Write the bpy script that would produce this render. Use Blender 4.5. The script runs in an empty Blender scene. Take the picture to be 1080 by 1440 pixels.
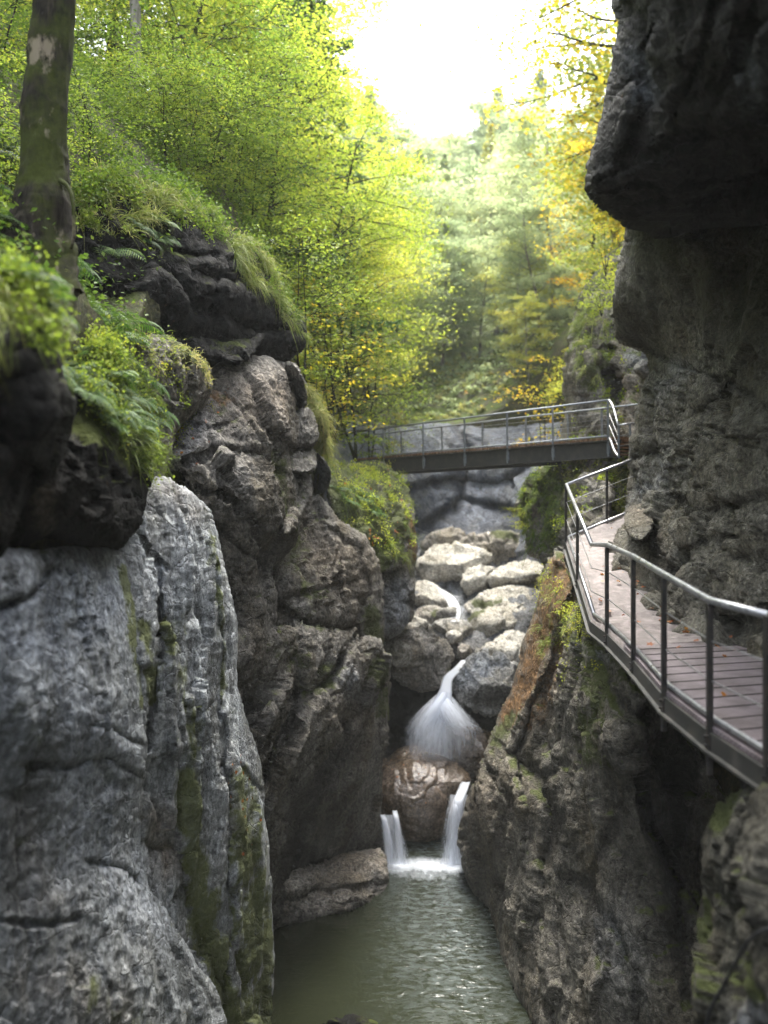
import bpy, math, random
import numpy as np
from mathutils import Vector

rng = np.random.default_rng(7)
random.seed(7)
SC = bpy.context.scene
COL = SC.collection
F, CX, CY = 1250.0, 540.0, 720.0      # the lens: focal length in photograph pixels, optical centre

def P(px, py, Y):
    return np.array([(px - CX) / F * Y, Y, (CY - py) / F * Y])

def PV(px, py, Y):
    return np.stack([(px - CX) / F * Y, Y, (CY - py) / F * Y], axis=-1)

# ------------------------------------------------------------------ noise
def h3(ix, iy, iz, seed):
    ix = ix.astype(np.int64); iy = iy.astype(np.int64); iz = iz.astype(np.int64)
    h = (ix * 374761393 + iy * 668265263 + iz * 2147483647 + seed * 974634777) & 0xFFFFFFFF
    h = ((h ^ (h >> 13)) * 1274126177) & 0xFFFFFFFF
    h = ((h ^ (h >> 16)) * 2246822519) & 0xFFFFFFFF
    h = h ^ (h >> 15)
    return (h & 0xFFFFFF) / float(0xFFFFFF)

def vnoise(p, seed=0):
    i = np.floor(p).astype(np.int64); f = p - i
    f = f * f * f * (f * (f * 6 - 15) + 10)
    r = 0
    for dx in (0, 1):
        wx = f[:, 0] if dx else 1 - f[:, 0]
        for dy in (0, 1):
            wy = f[:, 1] if dy else 1 - f[:, 1]
            for dz in (0, 1):
                wz = f[:, 2] if dz else 1 - f[:, 2]
                r = r + wx * wy * wz * h3(i[:, 0] + dx, i[:, 1] + dy, i[:, 2] + dz, seed)
    return r * 2 - 1

def fbm(p, octv=5, seed=0, gain=0.5, ridged=False):
    a, s, t = 1.0, 0.0, 0.0
    q = p.copy()
    for k in range(octv):
        n = vnoise(q, seed + k * 17)
        if ridged: n = 1 - 2 * np.abs(n)
        s = s + a * n; t += a
        a *= gain; q = q * 2.03 + 11.3
    return s / t

def cells(p, seed=0):
    i = np.floor(p).astype(np.int64)
    n = len(p)
    F1 = np.full(n, 1e9); F2 = np.full(n, 1e9)
    rel = np.zeros((n, 3)); cid = np.zeros((n, 3), np.int64)
    for dx in (-1, 0, 1):
        for dy in (-1, 0, 1):
            for dz in (-1, 0, 1):
                a, b, c = i[:, 0] + dx, i[:, 1] + dy, i[:, 2] + dz
                q = np.stack([a + 0.1 + 0.8 * h3(a, b, c, seed + 1), b + 0.1 + 0.8 * h3(a, b, c, seed + 2),
                              c + 0.1 + 0.8 * h3(a, b, c, seed + 3)], axis=1)
                d = p - q
                D = np.sqrt((d * d).sum(1))
                near = D < F1
                F2 = np.where(near, F1, np.minimum(F2, D))
                F1 = np.where(near, D, F1)
                rel[near] = d[near]
                cid[near] = np.stack([a, b, c], 1)[near]
    hs = [h3(cid[:, 0], cid[:, 1], cid[:, 2], seed + 10 + k) for k in range(4)]
    return F1, F2, rel, hs

def strata(p, seed, rot=0.0, hy=0.0, cells_m=.22, stretch=7.0, octv=4):
    """long slanting ribs and grooves"""
    c, s = math.cos(rot), math.sin(rot); h = p[:, 0] + hy * p[:, 1]
    q = np.stack([h * c + p[:, 2] * s, (p[:, 1] - hy * p[:, 0]) * .4, (-h * s + p[:, 2] * c) / stretch], 1) / cells_m
    w = fbm(p / 1.1 + 7, 3, seed + 9)[:, None] * 1.1
    return fbm(q + w, octv, seed, .55, ridged=True)

def ledges(p, seed, rot=0.0, hy=0.0, spacing=.55):
    """two crossing sets of sawtooth fracture steps with sharp broken edges, fading in and out"""
    out = 0
    for k, (ang, wgt, sp) in enumerate(((rot, 1.0, spacing), (rot + 1.25, .8, spacing * 1.35))):
        c, s = math.cos(ang), math.sin(ang)
        t = ((p[:, 0] + hy * p[:, 1]) * c + p[:, 2] * s + .25 * p[:, 1]) / sp
        t = t + 1.1 * fbm(p / (sp * 2.6) + 3 * k, 3, seed + k) + .12 * fbm(p / (sp * .35), 3, seed + 5 + k)
        f = t - np.floor(t); e = np.clip((f - .86) / .14, 0, 1)
        saw = f - e * e * (3 - 2 * e) - .4
        wob = h3(np.floor(t).astype(np.int64), np.full(len(t), k), np.zeros(len(t), np.int64), seed)
        msk = np.clip(.25 + 1.6 * fbm(p / (sp * 1.9) + 9 * k, 3, seed + 20 + k) + (wob - .5) * .6, 0, 1)
        out = out + wgt * saw * msk
    return out

def facets(p, scale, amp, seed, warp=0.35, aniso=(1, 1, 1), rot=0.0, hy=0.0):
    """blocky fractured relief: each cell is its own tilted plane, with a groove at the joints"""
    c, s = math.cos(rot), math.sin(rot)
    h = p[:, 0] + hy * p[:, 1]
    q = np.stack([h * c + p[:, 2] * s, p[:, 1] - hy * p[:, 0], -h * s + p[:, 2] * c], 1)
    q = q / scale / np.array(aniso)
    w = np.stack([fbm(q * 1.3 + 5, 3, seed + 50), fbm(q * 1.3 + 25, 3, seed + 60), fbm(q * 1.3 + 45, 3, seed + 70)], 1)
    q = q + w * warp
    F1, F2, rel, h = cells(q, seed)
    v = (rel[:, 0] * (h[0] - .5) + rel[:, 1] * (h[1] - .5) + rel[:, 2] * (h[2] - .5)) * 2.4 + (h[3] - .5) * 1.0
    g = np.exp(-((F2 - F1) / 0.045) ** 2)
    return v * amp - g * amp * 0.35

# ------------------------------------------------------------------ mesh helpers
def mesh_from(name, V, faces, mat=None, parent=None, attrs=None, smooth=True, tri=None, mi=None, origin=None):
    """V (n,3) array, faces (m,k) array (k = 3 or 4) or list of arrays"""
    me = bpy.data.meshes.new(name)
    V = np.asarray(V, dtype=np.float64)
    if origin is None:
        origin = np.array([V[:, 0].mean(), V[:, 1].mean(), V[:, 2].min()]) if parent is None else np.zeros(3)
    W = V - origin
    if not isinstance(faces, list): faces = [faces]
    faces = [np.asarray(f, dtype=np.int32) for f in faces if len(f)]
    loops = np.concatenate([f.ravel() for f in faces])
    tot = np.concatenate([np.full(len(f), f.shape[1], np.int32) for f in faces])
    start = np.concatenate([[0], np.cumsum(tot)[:-1]]).astype(np.int32)
    me.vertices.add(len(W)); me.vertices.foreach_set('co', W.astype(np.float32).ravel())
    me.loops.add(len(loops)); me.loops.foreach_set('vertex_index', loops)
    me.polygons.add(len(tot)); me.polygons.foreach_set('loop_start', start)
    try: me.polygons.foreach_set('loop_total', tot)
    except Exception: pass
    me.polygons.foreach_set('use_smooth', np.full(len(tot), bool(smooth)))
    if mi is not None: me.polygons.foreach_set('material_index', np.asarray(mi, np.int32))
    me.update(calc_edges=True)
    me.validate()
    if attrs:
        for k, a in attrs.items():
            at = me.attributes.new(k, 'FLOAT', 'POINT')
            at.data.foreach_set('value', np.asarray(a, np.float32))
    for m in (mat if isinstance(mat, (list, tuple)) else [mat]):
        if m is not None: me.materials.append(m)
    o = bpy.data.objects.new(name, me)
    COL.objects.link(o)
    if parent is not None:
        o.parent = parent
        o.location = Vector(origin) - Vector(parent.location) if parent.type == 'EMPTY' else Vector(origin) - Vector(parent.location)
    else:
        o.location = origin
    return o

def tag(o, label=None, cat=None, group=None, kind=None):
    if label: o['label'] = label
    if cat: o['category'] = cat
    if group: o['group'] = group
    if kind: o['kind'] = kind
    return o

def empty(name, loc):
    o = bpy.data.objects.new(name, None); COL.objects.link(o); o.location = loc
    o.empty_display_size = 0.3
    bpy.context.view_layer.update()
    return o

def copy_tree(o, loc, rotz=0, scale=1.0, label=None, group=None, cat=None):
    c = o.copy(); COL.objects.link(c); c.location = loc
    c.rotation_euler = (0, 0, rotz); c.scale = (scale,) * 3 if not isinstance(scale, tuple) else scale
    if label: c['label'] = label
    if group: c['group'] = group
    if cat: c['category'] = cat
    for ch in o.children:
        d = ch.copy(); COL.objects.link(d); d.parent = c
    return c

class MB:
    """collects tubes and boxes into one mesh"""
    def __init__(s): s.V = []; s.Q = []; s.T = []; s.n = 0; s.A = []
    def add(s, V, Q=None, T=None, a=0.0):
        V = np.asarray(V, float)
        if Q is not None and len(Q): s.Q.append(np.asarray(Q) + s.n)
        if T is not None and len(T): s.T.append(np.asarray(T) + s.n)
        s.V.append(V); s.n += len(V); s.A.append(np.full(len(V), a))
    def tube(s, pts, rad, sides=8, cap=True, a=0.0):
        pts = np.asarray(pts, float); m = len(pts)
        rad = np.full(m, rad) if np.isscalar(rad) else np.asarray(rad, float)
        tan = np.gradient(pts, axis=0); tan /= np.linalg.norm(tan, axis=1)[:, None] + 1e-9
        up = np.array([0, 0, 1.0]) if abs(tan[0][2]) < 0.9 else np.array([1.0, 0, 0])
        V = []
        u = np.cross(tan[0], up); u /= np.linalg.norm(u)
        for k in range(m):
            u = u - tan[k] * np.dot(u, tan[k]); u /= np.linalg.norm(u) + 1e-9
            v = np.cross(tan[k], u)
            an = np.arange(sides) / sides * 2 * np.pi
            V.append(pts[k] + rad[k] * (np.cos(an)[:, None] * u + np.sin(an)[:, None] * v))
        V = np.concatenate(V)
        k = np.arange(m - 1)[:, None] * sides; j = np.arange(sides)[None, :]; j2 = (j + 1) % sides
        Q = np.stack([k + j, k + j2, k + sides + j2, k + sides + j], -1).reshape(-1, 4)
        T = []
        if cap:
            V = np.concatenate([V, pts[:1], pts[-1:]])
            b = m * sides
            for q in range(sides):
                T.append((b, (q + 1) % sides, q)); T.append((b + 1, (m - 1) * sides + q, (m - 1) * sides + (q + 1) % sides))
        s.add(V, Q, np.array(T) if T else None, a)
    def box(s, c, half, ax=None, a=0.0):
        """box centred at c, half sizes, axes = rows of ax"""
        ax = np.eye(3) if ax is None else np.asarray(ax, float)
        V = np.array([[x, y, z] for x in (-1, 1) for y in (-1, 1) for z in (-1, 1)], float) * np.asarray(half)
        V = np.asarray(c) + V @ ax
        Q = [(0, 1, 3, 2), (4, 6, 7, 5), (0, 4, 5, 1), (2, 3, 7, 6), (0, 2, 6, 4), (1, 5, 7, 3)]
        s.add(V, Q, None, a)
    def bar(s, p0, p1, w, h, up=(0, 0, 1), a=0.0):
        """rectangular bar from p0 to p1, w wide sideways, h high"""
        p0 = np.asarray(p0, float); p1 = np.asarray(p1, float)
        d = p1 - p0; L = np.linalg.norm(d); d /= L
        si = np.cross(d, np.asarray(up, float)); si /= np.linalg.norm(si) + 1e-9
        u = np.cross(si, d)
        s.box((p0 + p1) / 2, (L / 2, w / 2, h / 2), np.stack([d, si, u]), a)
    def build(s, name, mat, parent=None, smooth=False, bevel=0, attr=None):
        V = np.concatenate(s.V); f = []
        if s.Q: f.append(np.concatenate(s.Q))
        if s.T: f.append(np.concatenate(s.T))
        at = {attr: np.concatenate(s.A)} if attr else None
        o = mesh_from(name, V, f, mat, parent, at, smooth)
        if bevel:
            m = o.modifiers.new('bevel', 'BEVEL'); m.width = bevel; m.segments = 2; m.limit_method = 'ANGLE'
        return o

# ------------------------------------------------------------------ polygons in the picture plane
def inside(px, py, poly):
    r = np.zeros(len(px), bool); n = len(poly)
    for i in range(n):
        x0, y0 = poly[i]; x1, y1 = poly[(i + 1) % n]
        if y0 == y1: continue
        c = ((y0 > py) != (y1 > py)) & (px < (x1 - x0) * (py - y0) / (y1 - y0) + x0)
        r ^= c
    return r

def dist_poly(px, py, pts, closed=True):
    n = len(pts); best = np.full(len(px), 1e9); bx = np.zeros(len(px)); by = np.zeros(len(px)); side = np.zeros(len(px))
    for i in range(n if closed else n - 1):
        x0, y0 = pts[i]; x1, y1 = pts[(i + 1) % n]
        dx, dy = x1 - x0, y1 - y0
        L = dx * dx + dy * dy + 1e-9
        t = np.clip(((px - x0) * dx + (py - y0) * dy) / L, 0, 1)
        qx, qy = x0 + t * dx, y0 + t * dy
        d = np.hypot(px - qx, py - qy)
        m = d < best
        best[m] = d[m]; bx[m] = qx[m]; by[m] = qy[m]
        side[m] = np.sign((dx * (py - y0) - dy * (px - x0)))[m]
    return best, bx, by, side

def roughen(poly, amp, seed, seg=9):
    out = []
    n = len(poly)
    for i in range(n):
        a = np.array(poly[i], float); b = np.array(poly[(i + 1) % n], float)
        k = max(1, int(np.hypot(*(b - a)) / seg))
        for j in range(k): out.append(a + (b - a) * j / k)
    o = np.array(out)
    # a light corner rounding, then fractal jitter
    o = 0.5 * o + 0.25 * np.roll(o, 1, 0) + 0.25 * np.roll(o, -1, 0)
    p = np.column_stack([o / 26.0, np.full(len(o), seed * 3.7)])
    o[:, 0] += amp * fbm(p, 3, seed) * 1.6; o[:, 1] += amp * fbm(p + 31, 3, seed + 5) * 1.6
    return o

def rbf(ctrl, px, py):
    """inverse depth is planar in the picture plane for planar surfaces: interpolate 1/Y"""
    c = np.array(ctrl, float)
    X = c[:, :2] / 100.0; v = 1.0 / c[:, 2]
    n = len(c)
    def K(d): return np.sqrt(d * d + 0.05)
    D = K(np.sqrt(((X[:, None] - X[None]) ** 2).sum(-1)))
    if n >= 4:
        A = np.zeros((n + 3, n + 3)); A[:n, :n] = D; A[:n, n] = 1; A[:n, n + 1:] = X; A[n, :n] = 1; A[n + 1:, :n] = X.T
        w = np.linalg.lstsq(A, np.concatenate([v, [0, 0, 0]]), rcond=1e-9)[0]
    elif n == 1:
        return np.full(len(px), c[0, 2])
    else:
        A = np.column_stack([np.ones(n), X])
        co = np.linalg.lstsq(A, v, rcond=1e-9)[0]
        w = np.concatenate([np.zeros(n), co])
    Q = np.stack([px, py], 1) / 100.0
    r = w[n] + Q @ w[n + 1:]
    for k in range(n): r = r + w[k] * K(np.sqrt(((Q - X[k]) ** 2).sum(1)))
    vmin, vmax = v.min(), v.max()
    r = np.clip(r, vmin * 0.8, vmax * 1.25)
    return 1.0 / r

RELIEFS = {}
def vnormals(V, Q):
    a, b, c, d = V[Q[:, 0]], V[Q[:, 1]], V[Q[:, 2]], V[Q[:, 3]]
    fn = np.cross(c - a, d - b)
    N = np.zeros_like(V)
    for k in range(4): np.add.at(N, Q[:, k], fn)
    return N / (np.linalg.norm(N, axis=1)[:, None] + 1e-12)

def relief_arrays(outline, ctrl, step=3.0, edge=0.6, thick=1.5, seed=1, rough=2.5, big=(1.4, .16), mid=(.5, .05),
                  fine=.03, aniso=(1, 1, 1), rot=0.0, creases=(), paint=(), depthfn=None, edge_disp=0.45, close=False, shrink=.12, calm=(), hy=0.0, stra=.02, srot=None, led=(.55, .075)):
    o = roughen(outline, rough, seed)
    x0, y0 = o.min(0) - step; x1, y1 = o.max(0) + step
    nx = int((x1 - x0) / step) + 2; ny = int((y1 - y0) / step) + 2
    gx, gy = np.meshgrid(x0 + np.arange(nx) * step, y0 + np.arange(ny) * step)
    gx = gx.ravel(); gy = gy.ravel()
    ins = inside(gx, gy, o)
    d, bx, by, _ = dist_poly(gx, gy, o)
    sd = np.where(ins, d, -d)
    keep = sd > -0.55 * step
    snap = keep & (sd < 0.45 * step)
    gx = np.where(snap, bx, gx); gy = np.where(snap, by, gy); sd = np.where(snap, 0, sd)
    idx = np.arange(nx * ny).reshape(ny, nx)
    q = np.stack([idx[:-1, :-1], idx[1:, :-1], idx[1:, 1:], idx[:-1, 1:]], -1).reshape(-1, 4)
    q = q[keep[q].all(1)]
    q = q[(~snap[q]).any(1)]
    used = np.unique(q); rm = np.full(nx * ny, -1); rm[used] = np.arange(len(used))
    q = rm[q]; px = gx[used]; py = gy[used]; sd = sd[used]
    Y = depthfn(px, py) if depthfn else rbf(ctrl, px, py)
    wx = 7 * fbm(np.column_stack([px / 45, py / 45, np.full(len(px), seed)]), 4, seed + 3)
    wy = 7 * fbm(np.column_stack([px / 45, py / 45, np.full(len(px), seed + 9.)]), 4, seed + 4)
    crk = np.zeros(len(px))
    for cr in creases:
        pts, depth, w = cr[0], cr[1], cr[2]
        st = cr[3] if len(cr) > 3 else 0.0; Lr = cr[4] if len(cr) > 4 else 60.0
        dd, _, _, side = dist_poly(px + wx, py + wy, pts, closed=False)
        g = np.exp(-(dd / w) ** 2)
        Y = Y + depth * g
        if st: Y = Y + st * np.clip(side * dd / 3.0, 0, 1) * np.exp(-dd / Lr)
        crk = np.maximum(crk, g)
    dm = np.maximum(sd, 0) * Y / F
    t = np.minimum(dm / edge, 1)
    Y = Y + edge * 0.8 * (1 - np.sqrt(np.maximum(0, 1 - (1 - t) ** 2)))
    V = PV(px, py, Y)
    nf = len(V)
    # skirt: the boundary loop runs back along the sight line and inwards, so the block is a closed body with thickness
    e = np.concatenate([q[:, [0, 1]], q[:, [1, 2]], q[:, [2, 3]], q[:, [3, 0]]])
    es = np.sort(e, 1); key = es[:, 0].astype(np.int64) * nf + es[:, 1]
    uk, inv, cnt = np.unique(key, return_inverse=True, return_counts=True)
    be = e[cnt[inv] == 1]
    bv = np.unique(be)
    cen = V.mean(0)
    ray = V[bv] / np.linalg.norm(V[bv], axis=1)[:, None]
    rings = max(3, int(thick / 0.25)); rings = min(rings, 12)
    allV = [V]; Qs = [q]; last = np.full(nf, -1); last[bv] = bv; base = nf
    for k in range(1, rings + 1):
        f = k / rings
        W = V[bv] + ray * thick * f
        c2 = cen + (cen / np.linalg.norm(cen)) * thick * f
        W = W + (c2 - W) * shrink * f
        nw = np.full(nf, -1); nw[bv] = base + np.arange(len(bv))
        Qs.append(np.stack([last[be[:, 1]], last[be[:, 0]], nw[be[:, 0]], nw[be[:, 1]]], 1))
        allV.append(W); last = nw; base += len(bv)
    V = np.concatenate(allV); Q = np.concatenate(Qs)
    N = vnormals(V, Q)
    fr = np.concatenate([np.clip(dm / (edge * .7), 0, 1), np.zeros(len(V) - nf)])
    sc = edge_disp + (1 - edge_disp) * fr
    disp = facets(V, big[0], big[1], seed, aniso=aniso, rot=rot, hy=hy)
    if mid[1]: disp = disp + facets(V, mid[0], mid[1], seed + 77, aniso=aniso, rot=rot * .7, warp=.4, hy=hy)
    if led: disp = disp + led[1] * ledges(V, seed + 61, rot if srot is None else srot, hy, led[0])
    if stra: disp = disp + stra * strata(V, seed + 31, rot if srot is None else srot, hy)
    disp = disp + fine * 1.0 * fbm(V / 0.45, 5, seed + 5, 0.55) + fine * .9 * fbm(V / .16, 4, seed + 6, 0.6, ridged=True)
    for pts, rad, k in calm:
        dd = dist_poly(px, py, pts, closed=False)[0]; sc[:nf] *= 1 - (1 - k) * np.exp(-(dd / rad) ** 2)
    V = V + N * (disp * sc)[:, None]
    A = {'moss': np.zeros(len(V)), 'orange': np.zeros(len(V)), 'pale': np.zeros(len(V)), 'dark': np.zeros(len(V)), 'warm': np.zeros(len(V))}
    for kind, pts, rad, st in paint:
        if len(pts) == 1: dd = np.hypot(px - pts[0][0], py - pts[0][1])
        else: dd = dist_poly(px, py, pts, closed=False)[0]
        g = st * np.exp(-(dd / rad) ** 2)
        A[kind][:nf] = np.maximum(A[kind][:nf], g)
    A['crk'] = np.concatenate([crk, np.zeros(len(V) - nf)])
    if close: pass
    N = vnormals(V, Q)
    return dict(V=V, Q=Q, A=A, px=px, py=py, nf=nf, N=N)

def rock(name, parts, mat, label=None, cat=None, group=None, parent=None, kind=None):
    rs = [relief_arrays(**p) for p in parts]
    V, Q, n = [], [], 0
    for r in rs: V.append(r['V']); Q.append(r['Q'] + n); n += len(r['V'])
    A = {k: np.concatenate([r['A'][k] for r in rs]) for k in rs[0]['A']}
    o = mesh_from(name, np.concatenate(V), np.concatenate(Q), mat, parent, A)
    tag(o, label, cat, group, kind)
    RELIEFS[o.name] = rs
    return o

def boulder(outline, Y0, ridge, mat, label, seed, top_k=1.5, front_k=.25, side_k=.25, step=1.8, name='boulder', cat='boulder', amp=1.0, paint=(), tilt=0.0, group='boulders heaped in the stream bed', soft=.04, edge_k=.08, cut=1.0):
    """ridge: ((xa,ya),(xb,yb)) line between the lit top and the darker front face"""
    ol = np.array(outline, float); ol = ol.mean(0) + (ol - ol.mean(0)) * 1.07; outline = [tuple(p) for p in ol]
    rp = np.random.default_rng(seed); planes = [(rp.uniform(0, 6.283), rp.uniform(.45, 1.3), rp.uniform(.15, .6)) for _ in range(7)]
    cx = ol[:, 0].mean(); H = ol[:, 1].max() - ol[:, 1].min(); W = ol[:, 0].max() - ol[:, 0].min()
    size = min(H, W) * Y0 / F
    (xa, ya), (xb, yb) = ridge
    def dep(px, py):
        ry = ya + (yb - ya) * (px - xa) / (xb - xa + 1e-6)
        ry = ry + 3.0 * fbm(np.column_stack([px / 20, py * 0, px * 0 + seed]), 3, seed)
        v = (py - ry) * Y0 / F
        u = (px - cx) / (W / 2)
        s = soft * size
        sp = lambda z: (z + np.sqrt(z * z + s * s)) / 2
        Y = Y0 + top_k * sp(-v) + front_k * sp(v) + tilt * size * u
        w_ = (py - ol[:, 1].mean()) / (H / 2)
        for th, g, h_ in planes: Y = np.maximum(Y, Y0 + size * g * cut * .75 * (u * math.cos(th) + w_ * math.sin(th) - h_))
        return Y
    return rock(name, [dict(outline=outline, ctrl=None, step=step, edge=max(.05, size * edge_k), thick=size * 1.0, seed=seed, rough=2.2,
                            big=(size * .6, size * .075 * amp), mid=(size * .2, size * .022 * amp), fine=.02, edge_disp=.8, stra=0, led=(size * .34, size * .085 * amp), depthfn=dep, paint=paint, shrink=.3)],
                mat, label, cat, group)
# ------------------------------------------------------------------ materials
class NT:
    def __init__(s, name):
        s.m = bpy.data.materials.new(name); s.m.use_nodes = True
        s.t = s.m.node_tree; s.t.nodes.clear()
        s.out = s.n('ShaderNodeOutputMaterial')
    def n(s, typ, **kw):
        x = s.t.nodes.new(typ)
        for k, v in kw.items(): setattr(x, k, v)
        return x
    def l(s, a, b): s.t.links.new(a, b)
    def val(s, x, sock):
        if hasattr(x, 'node'): s.l(x, sock)
        else: sock.default_value = x
    def noise(s, vec, scale, detail=5, rough=.55, dist=0.0):
        x = s.n('ShaderNodeTexNoise'); x.inputs['Scale'].default_value = scale
        x.inputs['Detail'].default_value = detail; x.inputs['Roughness'].default_value = rough
        x.inputs['Distortion'].default_value = dist
        s.l(vec, x.inputs['Vector']); return x.outputs['Fac']
    def ramp(s, fac, stops, interp='LINEAR'):
        x = s.n('ShaderNodeValToRGB'); r = x.color_ramp; r.interpolation = interp
        while len(r.elements) < len(stops): r.elements.new(.5)
        for e, (p, c) in zip(r.elements, stops):
            e.position = p; e.color = (c, c, c, 1) if np.isscalar(c) else (*c, 1)
        s.val(fac, x.inputs['Fac']); return x.outputs['Color']
    def mix(s, fac, a, b, blend='MIX'):
        x = s.n('ShaderNodeMix', data_type='RGBA', blend_type=blend)
        s.val(fac, x.inputs[0])
        for v, k in ((a, 6), (b, 7)):
            if hasattr(v, 'node'): s.l(v, x.inputs[k])
            else: x.inputs[k].default_value = (*v, 1) if not np.isscalar(v) else (v, v, v, 1)
        return x.outputs[2]
    def math(s, op, a, b=0.0, clamp=False):
        x = s.n('ShaderNodeMath', operation=op, use_clamp=clamp)
        s.val(a, x.inputs[0]); s.val(b, x.inputs[1]); return x.outputs[0]
    def attr(s, name):
        x = s.n('ShaderNodeAttribute', attribute_name=name); return x.outputs['Fac']
    def mapping(s, vec, sc=(1, 1, 1), rot=(0, 0, 0)):
        x = s.n('ShaderNodeMapping'); x.inputs['Scale'].default_value = sc; x.inputs['Rotation'].default_value = rot
        s.l(vec, x.inputs['Vector']); return x.outputs[0]

def rock_mat(name, dark, mid, light, moss_up=.35, moss_all=0.0, rough=.72, streak=.5, bump=.6, wet=0.0, spec=.22,
             mossc=((.030, .042, .010), (.10, .115, .030)), sc=1.0, warm=.8, fstreak=.45):
    t = NT(name)
    geo = t.n('ShaderNodeNewGeometry'); pos = geo.outputs['Position']
    a = t.noise(pos, .55 * sc, 6, .6, .6)
    b = t.noise(pos, 2.6 * sc, 9, .62, .3)
    c = t.noise(pos, 14 * sc, 8, .65)
    g = t.noise(pos, 60, 5, .7)
    st = t.noise(t.mapping(pos, (1.6, 1.6, .16)), 1.5, 7, .6, .8)
    bands = t.noise(t.mapping(pos, (.5, .5, 3.2), (.25, .35, 0)), 1.2, 7, .6, 1.0)
    base = t.ramp(t.math('ADD', t.math('MULTIPLY', a, .6), t.math('MULTIPLY', b, .55)), [(.40, dark), (.55, mid), (.70, light)])
    tone = t.noise(t.mapping(pos, (1, 1, .6)), .9, 5, .6, .4)
    base = t.mix(t.math('MULTIPLY', t.ramp(tone, [(.46, 0), (.62, 1)]), warm), base, t.mix(1.0, t.mix(b, (.35, .31, .22), (.75, .66, .50)), t.mix(.5, mid, light), 'MULTIPLY'))
    # mineral grain, lichen flecks, weather streaks
    base = t.mix(t.ramp(bands, [(.42, 0), (.62, .35)]), base, light, 'MIX')
    base = t.mix(t.math('MULTIPLY', t.ramp(st, [(.44, 1), (.58, 0)]), streak), base, tuple(x * .38 for x in dark))
    fs = t.noise(t.mapping(pos, (5, 5, .9), (.12, .2, 0)), 5.0, 7, .68, .5)
    base = t.mix(fstreak, base, t.ramp(fs, [(.36, .45), (.5, 1.0), (.64, 1.55)]), 'MULTIPLY')
    base = t.mix(t.math('MULTIPLY', t.attr('crk'), .6), base, tuple(x * .3 for x in dark))
    fl = t.ramp(t.noise(pos, 9.5 * sc, 6, .7, .4), [(.60, 0), (.66, 1)])
    base = t.mix(t.math('MULTIPLY', fl, .45), base, tuple(min(.6, x * 1.5) for x in light))
    base = t.mix(t.math('MULTIPLY', t.attr('pale'), t.ramp(b, [(.35, .3), (.6, 1)])), base, t.mix(c, (.17, .19, .22), (.50, .54, .60)))
    base = t.mix(t.math('MULTIPLY', t.attr('warm'), t.ramp(b, [(.35, .5), (.6, 1)])), base, t.mix(c, (.13, .10, .075), (.34, .28, .21)))
    on = t.ramp(t.math('ADD', t.math('MULTIPLY', t.attr('orange'), .8), t.math('MULTIPLY', t.math('SUBTRACT', t.noise(pos, 4, 9, .7), .5), 2.2)), [(.34, 0), (.75, .9)])
    base = t.mix(on, base, t.mix(c, (.085, .042, .014), (.30, .155, .05)))
    base = t.mix(.9, base, t.ramp(c, [(.32, .25), (.48, .9), (.66, 1.7)]), 'MULTIPLY')
    base = t.mix(.7, base, t.ramp(g, [(.34, .35), (.52, 1.0), (.68, 1.6)]), 'MULTIPLY')
    base = t.mix(t.math('MULTIPLY', t.attr('dark'), .85), base, tuple(x * .35 for x in dark))  # dark mask: stains, plus shade of recesses painted into the colour
    # moss: on ledges, and where it was put
    sep = t.n('ShaderNodeSeparateXYZ'); t.l(geo.outputs['Normal'], sep.inputs[0])
    up = t.ramp(sep.outputs['Z'], [(.25, 0), (.8, moss_up)])
    mz = t.math('ADD', t.math('ADD', up, t.math('MULTIPLY', t.attr('moss'), .8)), moss_all)
    mz = t.math('ADD', mz, t.math('MULTIPLY', t.math('SUBTRACT', t.noise(pos, 2.2, 8, .68, .5), .5), 1.7))
    mf = t.ramp(mz, [(.40, 0), (.62, 1)])
    mo = t.mix(t.noise(pos, 22, 6, .7), mossc[0], mossc[1])
    base = t.mix(t.math('MULTIPLY', mf, .88), base, mo)
    bs = t.n('ShaderNodeBsdfPrincipled')
    t.l(base, bs.inputs['Base Color'])
    rr = t.ramp(st, [(.40, max(.12, rough - wet)), (.60, rough)])
    rr = t.mix(mf, rr, .95)
    t.l(rr, bs.inputs['Roughness'])
    bs.inputs['Specular IOR Level'].default_value = spec
    h = t.math('ADD', t.math('MULTIPLY', t.noise(pos, 5.5 * sc, 10, .66, .5), 1.0), t.math('MULTIPLY', t.noise(pos, 24, 8, .72), .55))
    vo = t.n('ShaderNodeTexVoronoi', feature='DISTANCE_TO_EDGE'); vo.inputs['Scale'].default_value = 1.7
    wv = t.n('ShaderNodeVectorMath', operation='ADD'); 
    nc = t.n('ShaderNodeTexNoise'); nc.inputs['Scale'].default_value = 2.0; nc.inputs['Detail'].default_value = 6; t.l(pos, nc.inputs['Vector'])
    t.l(t.mapping(pos, (1, 1, 1.6), (.3, .5, 0)), wv.inputs[0]); t.l(nc.outputs['Color'], wv.inputs[1]); t.l(wv.outputs[0], vo.inputs['Vector'])
    vp = t.n('ShaderNodeTexVoronoi'); vp.inputs['Scale'].default_value = 11 * sc; t.l(pos, vp.inputs['Vector'])
    h = t.math('ADD', h, t.ramp(vp.outputs['Distance'], [(0, 0), (.45, .22)]))
    h = t.math('SUBTRACT', h, t.ramp(vo.outputs['Distance'], [(0, .35), (.035, 0)]))
    bu = t.n('ShaderNodeBump'); bu.inputs['Strength'].default_value = bump; bu.inputs['Distance'].default_value = .12
    t.l(h, bu.inputs['Height']); t.l(bu.outputs['Normal'], bs.inputs['Normal'])
    t.l(bs.outputs[0], t.out.inputs['Surface'])
    return t.m

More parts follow.
